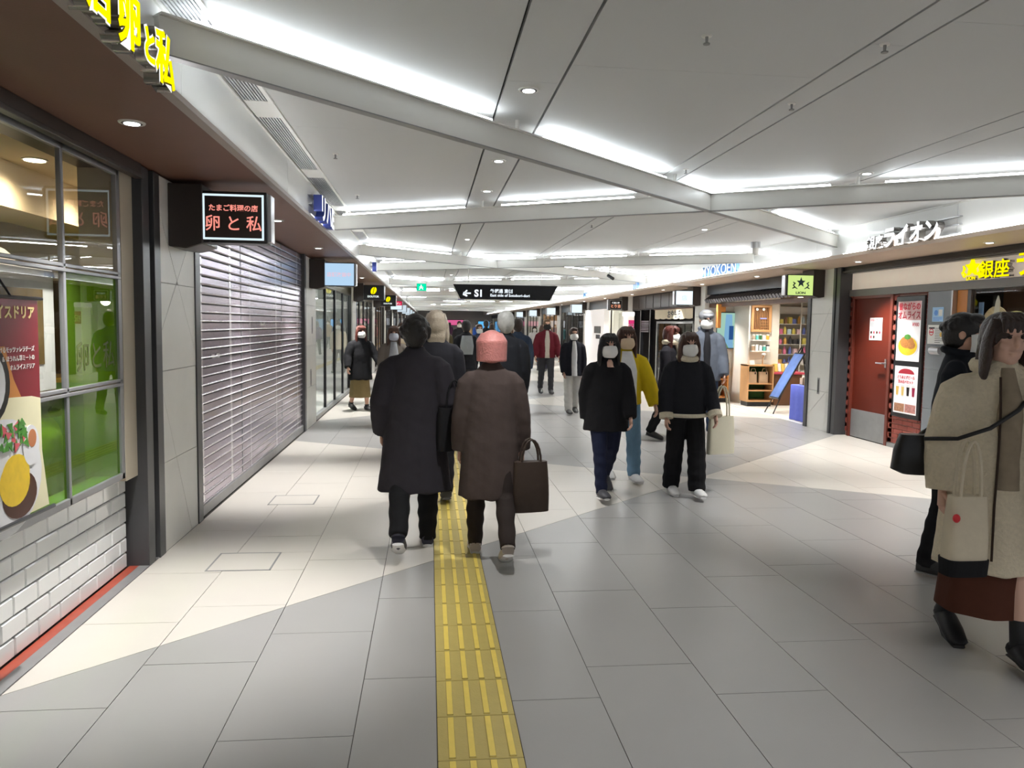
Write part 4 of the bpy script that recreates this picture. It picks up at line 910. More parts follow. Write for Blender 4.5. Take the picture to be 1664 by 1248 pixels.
for x, y, dx, dy, dz, n_, cc in [(6.45, 12.55, .14, .12, .14, 'nearer open', (.55, .38, .22)), (6.66, 12.75, .14, .12, .20, 'taller', (.50, .34, .2)), (6.50, 12.80, .13, .12, .12, 'smaller', (.60, .44, .28))]:
    o = thing('cardboard_box', '%s cardboard box on the blue draped table' % n_, 'box', (x, y, .627)); MB().box(0, dx, 0, .008, 0, dz).box(0, dx, dy - .008, dy, 0, dz).box(0, .008, 0, dy, 0, dz).box(dx - .008, dx, 0, dy, 0, dz).box(0, dx, 0, dy, 0, .008).obj('carton', mat('card ' + n_, cc, .7), o)
    MB().box(.02, dx - .02, .02, dy - .02, .01, dz + .03).obj('packed_goods', mat('goods white', (.7, .62, .55), .6, var=.5, scale=25), o, bevel=.01)
# merchandise racks at the back
rk = thing('merchandise_rack', 'tall white rack of small goods at the back of the tea shop', 'rack')
for x in (7.45, 7.95, 8.5, 9.1): MB().tube([(x, 16.95, 0.006), (x, 16.95, 2.30)], .014, 8).obj('upright', m_white, rk)
lev = [.5, .78, 1.02, 1.25, 1.48, 1.72]
for z in lev: MB().box(7.4, 9.15, 16.95, 17.3, z - .01, z).obj('shelf', m_white, rk)
MB().box(7.35, 9.2, 17.3, 17.36, 1.95, 2.12).obj('header', m_paper, rk)
PALG = [(.8, .8, .78), (.75, .2, .35), (.15, .2, .55), (.7, .4, .1), (.75, .65, .15), (.12, .35, .15), (.85, .6, .65), (.3, .15, .08), (.55, .7, .8), (.05, .05, .06)]
gms = []
for i, cc in enumerate(PALG):
    m = mat('goods %d' % i, cc, .5, var=.25, scale=30)
    gms.append((MB().box(-.045, .045, -.04, .04, 0, .12).mesh('packet', m, bevel=.006), MB().tube([(0, 0, 0), (0, 0, .09), (0, 0, .13), (0, 0, .15)], [.035, .037, .02, .016], 10).mesh('packet', m, smooth=True)))
random.seed(11)
for z in lev:
    x = 7.5
    while x < 9.08:
        me = random.choice(gms)[random.randrange(2)]; o = link('gift_packet', me); o.location = (x, 17.08, z + .002); o.rotation_euler = (0, 0, random.uniform(-.3, .3)); o.scale = (1, 1, random.uniform(.8, 1.3))
        tag(o, 'small colourful gift packet on the back rack of the tea shop', 'packet', 'gift packets on the tea shop rack'); x += random.uniform(.10, .13)
# mid table with red cloth and white leaflets
rt = thing('counter_table', 'dark wooden counter with a red top behind the easel', 'table'); MB().box(7.15, 7.75, 15.3, 15.9, .01, .66).obj('base', m_dwood, rt, bevel=.005); MB().box(7.1, 7.8, 15.25, 15.95, .66, .70).obj('red_top', mat('red top', (.45, .05, .08), .6), rt, bevel=.005)
for i in range(6):
    o = tag(MB().box(-.035, .035, -.05, .05, 0, .17).obj('leaflet_pack', mat('leaflet %d' % (i % 2), (.8, .79, .74) if i % 2 else (.75, .55, .12), .5), bevel=.004), 'upright white or yellow packet on the red topped counter', 'packet', 'packets on the red topped counter'); o.location = (7.2 + i * .085, 15.4 + .02 * i, .70); o.rotation_euler = (-.2, 0, .2)
for i in range(10):
    o = tag(link('wrapped_sweet', gms[(i * 3) % 10][0]), 'small wrapped item on the red topped counter rear', 'packet', 'wrapped items at the rear of the red counter'); o.location = (7.2 + (i % 5) * .11, 15.65 + .15 * (i // 5), .70); o.scale = (1, 1, 1.5 if i % 2 else 1.1)

# ------------------------------------------------------------------ right: dark restaurant with fabric valance
dk = thing('dark_restaurant_front', 'black timber restaurant front with a cream fabric valance', 'shopfront')
MB().box(6.3, 6.5, 17.6, 23.6, 2.10, 2.55).obj('header', mat('black timber', (.02, .016, .013), .5, var=.3, scale=20), dk)
for i in range(8): MB().box(6.27, 6.30, 17.65 + i * .73, 18.34 + i * .73, 2.14, 2.50).obj('eave_board', m_brown, dk, bevel=.004)
MB().box(7.8, 7.9, 17.6, 23.6, 0, 2.5).box(6.4, 7.9, 17.56, 17.62, 0, 2.5).box(6.4, 7.9, 23.55, 23.6, 0, 2.5).box(6.4, 7.9, 17.6, 23.6, 2.5, 2.55).obj('interior', m_in_dark, dk)
for y in (17.65, 21.6, 22.6, 23.5): MB().box(6.3, 6.4, y, y + .08, 0, 2.1).obj('post', m_black, dk)
for r in ((18.0, 18.08, 0, 1.75), (21.0, 21.08, 0, 1.75), (18.0, 21.08, 1.70, 1.76)): MB().box(6.32, 6.38, r[0], r[1], r[2], r[3]).obj('window_frame', m_steel_grey, dk)
MB().box(6.35, 6.36, 18.08, 21.0, 0, 1.7).obj('pane', m_dglass, dk)
for i in range(7): MB().box(6.28, 6.31, 21.7, 22.5, 1.45 + i * .05, 1.475 + i * .05).obj('louvre_slat', m_frame, dk)
nr = thing('noren', 'cream scalloped fabric valance with dark lettering over the dark restaurant window', 'curtain')
for i in range(6):
    u0 = -21.05 + i * .52
    MB().prism(P_right(6.27, 0, 0), [(u0 + .004, 1.83)] + [(u0 + .004 + .512 * k / 6, 1.83 - .02 * math.sin(PI * k / 6)) for k in range(1, 6)] + [(u0 + .516, 1.83), (u0 + .516, 2.07), (u0 + .004, 2.07)], 0, .006).obj('cloth_panel', mat('noren cream', (.75, .66, .50), .8), nr)
text('おやもろ', .22, P_right(6.262, 0, 0), -19.9, 1.86, m_ink, nr, bold=.006, sx=1.25)
MB().tube([(6.26, 17.9, 2.08), (6.26, 21.1, 2.08)], .014, 8).obj('rod', m_dwood, nr)
notice(P_right(6.345, 0, 0), -20.2, 1.0, -19.75, 1.35, 'lime green sheet in the dark restaurant window', None, mat('lime sheet', (.45, .70, .03), .5))
# white pylon sign with pink panel by the next pillar
pk = thing('lit_pylon', 'white lit column with a pink panel beneath the orange character sign', 'sign')
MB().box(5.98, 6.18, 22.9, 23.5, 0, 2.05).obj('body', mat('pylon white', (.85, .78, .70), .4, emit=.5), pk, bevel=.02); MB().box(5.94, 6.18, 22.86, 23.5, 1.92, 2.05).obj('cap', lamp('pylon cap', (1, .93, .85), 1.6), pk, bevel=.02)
MB().box(6.0, 6.17, 22.885, 22.9, 1.45, 1.80).obj('pink_panel', lamp('pink panel', (.80, .05, .22), .9), pk)
text('祝', .2, P_front(6.085, 22.883, 1.53), 0, 0, m_paper, pk, align='CENTER')
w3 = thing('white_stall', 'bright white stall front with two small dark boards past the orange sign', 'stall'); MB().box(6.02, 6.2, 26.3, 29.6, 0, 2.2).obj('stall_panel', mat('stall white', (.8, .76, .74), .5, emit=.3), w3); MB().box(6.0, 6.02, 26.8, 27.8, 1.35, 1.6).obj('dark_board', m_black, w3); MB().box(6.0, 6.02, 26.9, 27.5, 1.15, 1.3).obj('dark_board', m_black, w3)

# ------------------------------------------------------------------ people
def fuse(mb, voxel, smooth=2, name='m'):
    me = bpy.data.meshes.new('t'); me.from_pydata(mb.v, [], mb.f)
    o = bpy.data.objects.new('t', me); C.objects.link(o)
    r = o.modifiers.new('r', 'REMESH'); r.mode = 'VOXEL'; r.voxel_size = voxel; r.use_smooth_shade = True
    if smooth: q = o.modifiers.new('s', 'SMOOTH'); q.iterations = smooth; q.factor = .5
    TMP.append(o); return o
TMP = []
def d2(a): return math.radians(a)
def seg(p, a, L, out=0):        # a: forward swing (towards -Y), out: sideways
    return p + Vector((math.sin(d2(out)) * L, -math.sin(d2(a)) * math.cos(d2(out)) * L, -math.cos(d2(a)) * math.cos(d2(out)) * L))
PENDING = []
def person(label, loc, rz, h, legs, arms, top, bottom, hair, shoes=((.02, .02, .02), None), mask=None, skin=None, vox=.010, lean=0, head=(0, 0), body_w=1., extra=None, group=None, seated=None):
    """legs: ((thigh, knee, foot pitch) left, right); arms: ((forward, out, elbow) left, right)."""
    t = thing('person', label, 'person', loc, rz, group)
    skin = skin or m_skin
    k = h
    hipz = .515 * k; J = {}
    for sd, (a, kn, fp) in zip((1, -1), legs):
        hp = Vector((sd * .052 * k, 0, hipz)); kn_ = seg(hp, a, .240 * k, sd * 1.5); an = seg(kn_, a - kn, .235 * k)
        J[sd] = (hp, kn_, an, fp)
    def sole(an, fp):
        heel = an + Vector((0, .028 * k * math.cos(d2(fp)), -.042 * k)); heel.z += -.0; toe = an + Vector((0, -.115 * k * math.cos(d2(fp)), -.042 * k - .12 * k * math.sin(d2(fp))))
        return heel, toe
    low = min(min(q.z for q in sole(J[s_][2], J[s_][3])) for s_ in (1, -1)) - .004 * k
    dz = -low if seated is None else seated - (hipz - .06 * k)
    V = lambda x, y, z: Vector((x * k, y * k - (z - .5) * k * math.sin(d2(lean)), z * k + dz))
    for s_ in (1, -1): J[s_] = tuple(q + Vector((0, 0, dz)) if isinstance(q, Vector) else q for q in J[s_])
    W = body_w
    b = MB()
    def R(z, rx, ry, y=0): p = V(0, y, z); return (p.x, p.y, p.z, rx * k * W, ry * k)
    b.rings([R(.49, .085, .06), R(.53, .10, .066), R(.58, .092, .062), R(.63, .08, .055), R(.70, .088, .060, -.003), R(.76, .098, .064, -.004), R(.785, .090, .052), R(.82, .055, .040), R(.85, .034, .034, -.004), R(.885, .031, .033, -.012)], 16)
    for s_ in (1, -1):
        hp, kn_, an, fp = J[s_]
        b.tube([hp + Vector((0, 0, .03 * k)), hp.lerp(kn_, .5), kn_, kn_.lerp(an, .35), an], [.056 * k, .046 * k, .033 * k, .033 * k, .021 * k], 12)
        hl, to = sole(an, fp); b.tube([hl.lerp(to, .12) + Vector((0, 0, .018 * k)), hl.lerp(to, .45) + Vector((0, 0, .018 * k)), hl.lerp(to, .85) + Vector((0, 0, .012 * k))], [.014 * k, .015 * k, .009 * k], 10)
    A = {}
    for s_, (f_, o_, e_) in zip((1, -1), arms):
        sh = V(s_ * .100 * W, 0, .797); el = seg(sh, f_, .172 * k, s_ * o_); wr_ = seg(el, f_ + e_, .150 * k, s_ * (o_ - 8 - e_ * .12))
        A[s_] = (sh, el, wr_); b.tube([V(s_ * .05 * W, 0, .785), sh + Vector((0, 0, -.012 * k)), sh.lerp(el, .5), el, el.lerp(wr_, .4), wr_], [.022 * k, .023 * k, .026 * k, .022 * k, .022 * k, .015 * k], 10)
    hy, hxr = head; hc = V(0, -.014, .928); hs = 1.13
    def HV(x, y, z): # head-local to person space, with turn and nod
        q = Vector((x * k * hs, y * k * hs, z * k * hs)); q = Matrix.Rotation(d2(hxr), 3, 'X') @ q; q = Matrix.Rotation(d2(hy), 3, 'Z') @ q; return hc + q
    def hell(m, c, r, n=14, mm=9):
        o = MB(); o.ell((0, 0, 0), (r[0] * k * hs, r[1] * k * hs, r[2] * k * hs), n, mm)
        m.add([HV(0, 0, 0) + (HV(*c) - HV(0, 0, 0)) + (Matrix.Rotation(d2(hy), 3, 'Z') @ Matrix.Rotation(d2(hxr), 3, 'X') @ Vector(v)) for v in o.v], o.f)
    hell(b, (0, .004, .008), (.043, .054, .052)); hell(b, (0, -.014, -.028), (.034, .036, .040)); hell(b, (0, -.030, -.052), (.018, .016, .014)); hell(b, (0, -.045, .022), (.028, .010, .010))
    hell(b, (0, -.056, -.008), (.0075, .011, .016), 8, 6); hell(b, (0, -.049, -.034), (.016, .008, .006), 8, 6)
    for s_ in (1, -1): hell(b, (s_ * .044, .004, -.006), (.006, .012, .018), 8, 6); hell(b, (s_ * .020, -.036, -.018), (.014, .01, .012), 8, 6)
    PENDING.append((fuse(b, vox * .75 if vox < .012 else vox), 'body', [skin], t, A, k, f_))
    # eyes
    if vox < .016:
        for s_ in (1, -1):
            e = MB(); hell(e, (s_ * .0165, -.0495, .004), (.0062, .004, .0042), 8, 6)
            e.obj('eye', mat('dark eyes', (.02, .012, .01), .2), t, smooth=True)
    # trousers / skirt
    kind = bottom[0]; bm_ = bottom[1]
    if kind == 'trousers':
        wd = bottom[2]; c = MB(); c.rings([R(.47, .086, .064), R(.52, .106, .074), R(.60, .096, .066)], 16)
        for s_ in (1, -1):
            hp, kn_, an, fp = J[s_]; c.tube([hp, hp.lerp(kn_, .5), kn_, kn_.lerp(an, .5), an + (an - kn_) * .06], [.062 * k, (.052 + wd * .3) * k, (.040 + wd * .7) * k, (.036 + wd * .9) * k, (.029 + wd) * k], 12)
        PENDING.append((fuse(c, vox), 'trousers', [bm_], t))
    else:
        hem, wd = bottom[2], bottom[3]; c = MB(); n = 40; rs = []
        for i in range(9):
            z = .60 - (.60 - hem) * i / 8; rx = (.095 + (wd - .095) * i / 8); p = V(0, 0, z)
            rs.append([(p.x + (rx + .006 * i / 8 * math.sin(j * 5 * 2 * PI / n + 1)) * k * math.cos(2 * PI * j / n), p.y + (rx * .8 + .006 * i / 8 * math.cos(j * 7 * 2 * PI / n)) * k * math.sin(2 * PI * j / n), p.z) for j in range(n)])
        rs.append([(x * .93, y * .93, z + .004) for x, y, z in rs[-1]]); rs.append([(x, y, z + .1 * k) for x, y, z in rs[-1]])
        vs = [q for r in rs for q in r]; c.add(vs, [(i * n + j, (i + 1) * n + j, (i + 1) * n + (j + 1) % n, i * n + (j + 1) % n) for i in range(len(rs) - 1) for j in range(n)]); c.obj('skirt', bm_, t, smooth=True)
    # shoes
    tk0 = top.get('boot', .022)
    sc_, sole_c = shoes
    ms_ = mat('shoe %.2f %.2f %.2f' % sc_, sc_, .5); so_ = mat('sole %.2f' % (sole_c or .02), (sole_c or .02,) * 3, .6)
    for s_ in (1, -1):
        hp, kn_, an, fp = J[s_]; hl, to = sole(an, fp); dr_ = (to - hl).normalized(); L = (to - hl).length
        upv = Vector((1, 0, 0)).cross(dr_); upv = upv if upv.z > 0 else -upv
        c = MB(); pts = [hl - dr_ * .004 * k + upv * .024 * k, hl + dr_ * L * .3 + upv * .026 * k, hl + dr_ * L * .65 + upv * .020 * k, hl + dr_ * L + upv * .014 * k, to + dr_ * .010 * k + upv * .010 * k]
        c.tube(pts, [(.026 * k, .024 * k), (.029 * k, .032 * k), (.033 * k, .023 * k), (.029 * k, .016 * k), (.016 * k, .009 * k)], 12, flat=(1, 0, 0))
        sd_ = (kn_ - an).normalized(); c.tube([an.lerp(hl, .4) + upv * .004 * k, an, an + sd_ * tk0 * k], [.029 * k, .028 * k, .028 * k], 12)
        sh_ = c.obj('shoe', ms_, t, smooth=True)
        c = MB(); m = hl + dr_ * L * .5; c.tube([hl - dr_ * .008 * k + upv * .002 * k, hl + dr_ * L * .35 + upv * .002 * k, hl + dr_ * L * .7 + upv * .002 * k, to + dr_ * .012 * k + upv * .003 * k], [(.023 * k, .006 * k), (.024 * k, .006 * k), (.031 * k, .006 * k), (.018 * k, .006 * k)], 12, flat=(1, 0, 0))
        c.obj('sole', so_, sh_, smooth=True)
    # upper garment
    tk = dict(hem=.5, wd=.115, sl=.040, loose=1., col=None, open=None, collar=None); tk.update(top); c = MB(); lo = tk['loose']
    hem = tk['hem']; rs = [R(.866, .038, .040, -.010), R(.852, .044, .044, -.006), R(.838, .060, .050), R(.822, .080, .056), R(.802, .096, .062), R(.775, .106, .070), R(.73, .110, .074), R(.66, .108 * lo, .076 * lo), R(.60, .110 * lo, .078 * lo), R(.56, .112 * lo, .080 * lo)]
    z = .50
    wd = tk['wd']
    while z > hem + .03: f2 = (.56 - z) / max(.56 - hem, .01); rs.append(R(z, .112 * lo + (wd - .112 * lo) * f2, .080 * lo + (wd * .80 - .080 * lo) * f2)); z -= .06
    rs.append(R(hem, wd, wd * .80)); rs = [r for i, r in enumerate(rs) if i == 0 or r[2] < rs[i - 1][2] - .004]
    c.rings(rs[::-1], 28)
    sl = tk['sl']
    for s_ in (1, -1):
        sh, el, wr_ = A[s_]; c.tube([V(s_ * .055, 0, .803), V(s_ * .088, 0, .793), sh.lerp(el, .14), sh.lerp(el, .5), el, el.lerp(wr_, .5), wr_ + (wr_ - el) * .02], [.030 * k, .037 * k, sl * .98 * k, sl * 1.05 * k, sl * k, sl * .95 * k, sl * .82 * k], 14)
    if tk['collar']: c.tube([V(.05 * math.cos(a), .01 + .045 * math.sin(a), .858 + .008 * math.sin(a)) for a in [PI * 1.42 - 2 * PI * .92 * i / 14 for i in range(15)]], .014 * k, 8)
    garment = tk.get('name', 'coat'); PENDING.append((fuse(c, vox, 3), garment, [tk['mat']], t))
    if tk['open']:      # front opening showing what is worn beneath
        om, ow, oz = tk['open']; c = MB(); q = []
        for i in range(9):
            z = .845 - (.845 - oz) * i / 8; ry = (.078 * lo if z > .56 else (.080 * lo + (wd * .80 - .080 * lo) * (.56 - z) / max(.56 - hem, .01)))
            if z > .80: ry = .052 + (.845 - z) * .4
            p = V(0, 0, z); q.append((p.x + tk.get('ox', 0) * k, p.y - (ry - .012) * k, p.z, ow * k * (.55 + .45 * min(1, i / 3)), .020 * k))
        c.rings(q[::-1], 16); c.obj('inner_top', om, t, smooth=True)
    if tk.get('trim'):   # contrasting bands: hem, cuffs, collar
        tm = tk['trim']; c = MB(); r = R(hem + .012, wd + .004, wd * .80 + .004)
        c.tube([(r[0] + r[3] * math.cos(2 * PI * i / 24), r[1] + r[4] * math.sin(2 * PI * i / 24), r[2]) for i in range(25)], .012 * k, 8); c.obj('hem_trim', tm, t, smooth=True)
        for s_ in (1, -1): c = MB(); sh, el, wr_ = A[s_]; c.tube([wr_ - (wr_ - el).normalized() * .025 * k, wr_ + (wr_ - el).normalized() * .008 * k], sl * .9 * k, 14); c.obj('cuff_trim', tm, t, smooth=True)
        c = MB(); c.tube([V(.052 * math.cos(a), -.004 + .050 * math.sin(a), .850 - .012 * math.sin(-a)) for a in [2 * PI * i / 20 for i in range(21)]], .020 * k, 8); c.obj('collar_trim', tm, t, smooth=True)
    # hair
    hm, style = hair; c = MB()
    hell(c, (0, .010, .016), (.050, .060, .054), 18, 12); hell(c, (0, .026, -.006), (.048, .046, .056), 16, 10)
    if style in ('short', 'shaggy', 'cap'):
        hell(c, (0, -.028, .048), (.038, .026, .018)); hell(c, (0, .032, -.030), (.034, .030, .034))
        if style == 'shaggy':
            random.seed(int(h * 1000))
            for i in range(34): a, bb = random.uniform(0, 2 * PI), random.uniform(-.4, 1.2); hell(c, (.047 * math.cos(a) * math.cos(bb), .014 + .054 * math.sin(a) * math.cos(bb) if math.sin(a) > -.3 else .0, .004 + .050 * math.sin(bb)), (.016, .016, .015), 7, 5)
    if style in ('bob', 'long', 'verylong'):
        L = {'bob': .085, 'long': .16, 'verylong': .24}[style]
        for s_ in (1, -1): c.tube([HV(s_ * .030, -.018, .050), HV(s_ * .048, -.012, .0), HV(s_ * .050, -.010, -.045), HV(s_ * .052, -.006, -.02 - L)], [.016 * k, (.014 * k, .026 * k), (.016 * k, .030 * k), (.010 * k, .018 * k)], 10, flat=(1, 0, 0))
        c.tube([HV(0, .02, .03), HV(0, .034, -.02), HV(0, .040, -.06), HV(0, .042, -.02 - L)], [(.046 * k, .03 * k), (.052 * k, .030 * k), (.052 * k, .026 * k), (.040 * k, .012 * k)], 14, flat=(1, 0, 0))
        for i in range(5): x = -.030 + .015 * i; c.tube([HV(x * .6, -.022, .062), HV(x, -.050, .042), HV(x * 1.05, -.053, .016)], [.012 * k, .0095 * k, .005 * k], 7)
    if style == 'bowl':
        for i in range(28):
            a = 2 * PI * i / 28; x, y = .049 * math.cos(a), .010 + .056 * math.sin(a); low_ = .02 if math.sin(a) < -.35 else -.052
            c.tube([HV(x * .6, y * .6 + .004, .052), HV(x, y, .025), HV(x * 1.02, y * 1.02, low_)], [.016 * k, .015 * k, .011 * k], 7)
    PENDING.append((fuse(c, max(.006, vox * .7), 8 if style == 'bowl' else 2), 'hair', [hm], t))
    if style == 'cap':
        c = MB(); hell(c, (0, .006, .030), (.054, .064, .044), 20, 12); c.tube([HV(-.03, -.055, .030), HV(0, -.085, .026), HV(.03, -.055, .030)], [.010 * k, .014 * k, .010 * k], 8); c.obj('cap', tk.get('cap', hm), t, smooth=True)
    if mask:
        c = MB(); n, m = 12, 8; vs = []
        for i in range(m + 1):
            vv = -.058 + .052 * i / m
            for j in range(n + 1):
                a = PI * (-.90 + .80 * j / n); q_ = (i - m * .5) / m * 2; f3 = 1 - (.24 if q_ < 0 else .10) * q_ * q_; f4 = 1 - .04 * max(0, q_)
                gx = 1 - .38 * max(0, -q_) ** 2 - .16 * max(0, q_) ** 2; ce = max(0, -math.sin(a))
                vs.append(tuple(HV(.0480 * math.cos(a) * gx, (-.002 + .0725 * math.sin(a) * f3 * f4), vv * 1.0 + (.008 * ce * max(0, q_)) - .006 * ce * max(0, -q_) - .004 * (1 - ce))))
        fs = [(i * (n + 1) + j, i * (n + 1) + j + 1, (i + 1) * (n + 1) + j + 1, (i + 1) * (n + 1) + j) for i in range(m) for j in range(n)]
        c.add(vs, fs); c.obj('face_mask', mask, t, smooth=True)
    if extra: extra(t, V, A, k, R)
    return t, A, V, k
def finish_people():
    bpy.context.view_layer.update(); dg = bpy.context.evaluated_depsgraph_get()
    for it in PENDING:
        o, name, mats, parent = it[:4]
        me = bpy.data.meshes.new_from_object(o.evaluated_get(dg)); me.name = name
        me.materials.clear()
        if name in ('coat', 'jacket', 'cardigan', 'trousers', 'top'):
            n_ = len(me.vertices); co = np.empty(n_ * 3); nn = np.empty(n_ * 3); me.vertices.foreach_get('co', co); me.vertices.foreach_get('normal', nn)
            co = co.reshape(-1, 3); nn = nn.reshape(-1, 3); x, y, z = co.T; sd = parent.location.x * 7
            d = .0022 * np.sin(9 * x + 11 * z + sd) * np.sin(19 * y - 11 * z + 2 * sd) + 0.0012 * np.sin(37 * x - 29 * z + sd) * np.cos(31 * y + 41 * z)
            if name != 'trousers': d += np.where(z < .85, .011 * (1 - z / .85) * np.sin(np.arctan2(y, x) * 7 + sd), 0)
            else: d += .003 * np.sin(60 * z + 9 * x) * (z < .45)
            me.vertices.foreach_set('co', (co + nn * d[:, None]).ravel())
        if name == 'body':          # join palms, four fingers and a thumb rooted in each wrist
            A, k = it[4], it[5]; h_ = MB()
            for s_ in (1, -1):
                sh, el, wr_ = A[s_]; d = (wr_ - el).normalized(); d = (d + Vector((0, 0, -.35))).normalized()
                side = Vector((0, -1, 0)); side = (side - d * side.dot(d)).normalized(); nrm = d.cross(side) * (1 if s_ > 0 else -1)   # side: towards thumb; nrm: palm normal (inwards)
                inn = Vector((-s_, 0, 0)); inn = (inn - d * inn.dot(d)).normalized()
                h_.tube([wr_ - d * .012 * k, wr_ + d * .018 * k, wr_ + d * .050 * k], [(.015 * k, .011 * k), (.022 * k, .0095 * k), (.023 * k, .0085 * k)], 10, flat=tuple(side))
                for i, (off, L) in enumerate(((.016, .042), (.0055, .047), (-.005, .044), (-.0150, .035))):
                    p0 = wr_ + d * .044 * k + side * off * k; p1 = p0 + (d * .95 + inn * .25).normalized() * L * .42 * k; p2 = p1 + (d * .72 + inn * .62).normalized() * L * .32 * k; p3 = p2 + (d * .35 + inn * .9).normalized() * L * .26 * k
                    h_.tube([p0, p1, p2, p3], [.0056 * k, .0054 * k, .0048 * k, .0036 * k], 7)
                p0 = wr_ + d * .012 * k + side * .014 * k; p1 = p0 + (d * .6 + side * .75 + inn * .2).normalized() * .024 * k; p2 = p1 + (d * .92 + side * .25 + inn * .3).normalized() * .020 * k
                h_.tube([p0, p1, p2], [.0078 * k, .0064 * k, .0045 * k], 7)
            bm = bmesh.new(); bm.from_mesh(me); vs = [bm.verts.new(v) for v in h_.v]
            for f in h_.f:
                try: q = bm.faces.new([vs[i] for i in f]); q.smooth = True
                except ValueError: pass
            bm.normal_update(); bm.to_mesh(me); bm.free()
        for m in mats: me.materials.append(m)
        me.shade_smooth(); link(name, me, parent)
    for o in TMP: bpy.data.objects.remove(o)
def cloth(n, c, rough=.85, var=.10): return mat('cloth ' + n, c, rough, var=var, scale=18, bump=.25, bscale=14, spec=.25)
def hairm(n, c): return mat('hair ' + n, c, .42, var=.25, scale=40, bump=.3, bscale=90)
m_hb = hairm('black', (.012, .010, .010)); m_hbr = hairm('brown', (.07, .030, .018)); m_hdk = hairm('dark brown', (.035, .018, .013)); m_hred = hairm('auburn', (.09, .02, .014))
m_hpink = hairm('pink', (.62, .24, .22)); m_hgrey = hairm('grey', (.42, .42, .40)); m_hblond = hairm('ash blond', (.40, .34, .26))
WALK = ((22, 6, -8), (-16, 28, 30)); WALK2 = ((-14, 26, 28), (20, 6, -6)); STAND = ((2, 2, 0), (-2, 2, 0)); SLOW = ((11, 6, 0), (-9, 16, 14)); SLOW2 = ((-9, 16, 14), (11, 6, 0))
ARM = ((14, 8, 14), (-12, 8, 14)); ARM2 = ((-12, 8, 14), (14, 8, 14)); POCK = ((-9, 13, 36), (-9, 13, 36)); DOWN = ((2, 7, 10), (2, 7, 10))
dark1 = cloth('charcoal coat', (.030, .027, .034)); blk = cloth('black', (.010, .010, .012)); navy = cloth('navy', (.014, .018, .045)); cream = cloth('cream', (.66, .58, .44)); 
# the pair walking away in front
person('person from behind in long charcoal coat and black trousers left of the yellow paving', (-.10, 5.44, 0), PI, 1.655, ((-14, 34, 34), (8, 6, 0)), POCK, dict(hem=.255, wd=.158, sl=.050, loose=1.10, mat=dark1, name='coat'), ('trousers', blk, .008), (m_hb, 'shaggy'), ((.03, .03, .05), .75), vox=.009)
person('person with pink hair from behind in a long dark coat on the yellow paving', (.42, 5.20, 0), PI, 1.555, ((12, 6, 0), (-16, 30, 30)), ((3, 10, 6), (3, 12, 6)), dict(hem=.275, wd=.140, sl=.044, loose=1.05, mat=cloth('dark taupe coat', (.075, .055, .050)), name='coat'), ('trousers', cloth('brown black', (.03, .022, .02)), .004), (m_hpink, 'bowl'), ((.45, .40, .36), .6), vox=.009)
def bag_obj(name, label, loc, rz, w_, d_, hgt, m, handle=.18, hm=None, bottom=None, taper=.9, cat='bag'):
    b = thing(name, label, cat, loc, rz); c = MB(); n = 24
    rs = [(0, 0, hgt * i / 6, w_ / 2 * (1 - (1 - taper) * i / 6) * (1 + .04 * math.sin(PI * i / 6)), d_ / 2 * (1 + .25 * math.sin(PI * i / 6)) * (1 - .35 * i / 6)) for i in range(7)]
    c.rings(rs, n, e=4); c.obj('bag_body', m, b, smooth=True)
    for s_ in (-1, 1): MB().tube([(w_ * .26 * math.cos(PI * i / 10) * -1, s_ * d_ * .22, hgt - .01 + handle * math.sin(PI * i / 10)) for i in range(11)], .008, 7).obj('handle', hm or m, b, smooth=True)
    if bottom: c = MB(); c.rings([(0, 0, -.004, w_ / 2 + .004, d_ / 2 + .004), (0, 0, hgt * .2, w_ / 2 * 1.01 + .004, d_ / 2 * 1.15 + .006)], n, e=4); c.obj('bag_base', bottom, b)
    return b
bag_obj('handbag', 'dark squarish handbag carried by the pink haired person', (.685, 5.12, .34), .2, .26, .12, .34, cloth('bag dark brown', (.05, .034, .026), .5), .16)
bag_obj('shoulder_bag', 'black bag at the right side of the person in the charcoal coat', (.165, 5.36, .72), .5, .24, .10, .30, blk, .2)
# towards the camera
skin2 = mat('skin light', (.68, .42, .32), .5, var=.04)
def lanyard(*a): pass
person('woman with long black hair and white mask in a black hip length coat', (1.66, 7.06, 0), .05, 1.53, WALK2, ARM, dict(hem=.41, wd=.142, sl=.046, loose=1.15, mat=blk, open=(skin2, .020, .80), name='coat'), ('trousers', navy, .006), (m_hb, 'long'), ((.06, .06, .07), .6), mask=m_mask, skin=skin2, vox=.009)
yel = cloth('mustard yellow', (.72, .52, .015))
person('woman in a mustard yellow jacket with beige mask behind the black coat', (2.0, 7.75, 0), .1, 1.58, SLOW, ((10, 20, 10), (4, 8, 10)), dict(hem=.50, wd=.118, sl=.052, loose=1.05, mat=yel, open=(cloth('white knit', (.8, .8, .8)), .062, .50), name='jacket'), ('trousers', cloth('light denim', (.16, .29, .42)), .012), (m_hbr, 'verylong'), ((.75, .75, .75), .7), mask=mat('beige face mask', (.72, .56, .38), .8), skin=skin2, vox=.010)
flc = mat('cream fleece', (.74, .67, .52), .95, var=.15, scale=60, bump=.5, bscale=120)
person('woman in black fleece trimmed jacket and wide black trousers with white mask', (2.42, 7.03, 0), 0, 1.535, ((12, 6, -4), (-5, 8, 6)), ((8, 14, 22), (4, 12, 14)), dict(hem=.485, wd=.125, sl=.047, loose=1.12, mat=cloth('soft black', (.016, .017, .022)), trim=flc, name='jacket'), ('trousers', blk, .024), (m_hbr, 'bob'), ((.80, .80, .80), .8), mask=m_mask, skin=skin2, vox=.009)
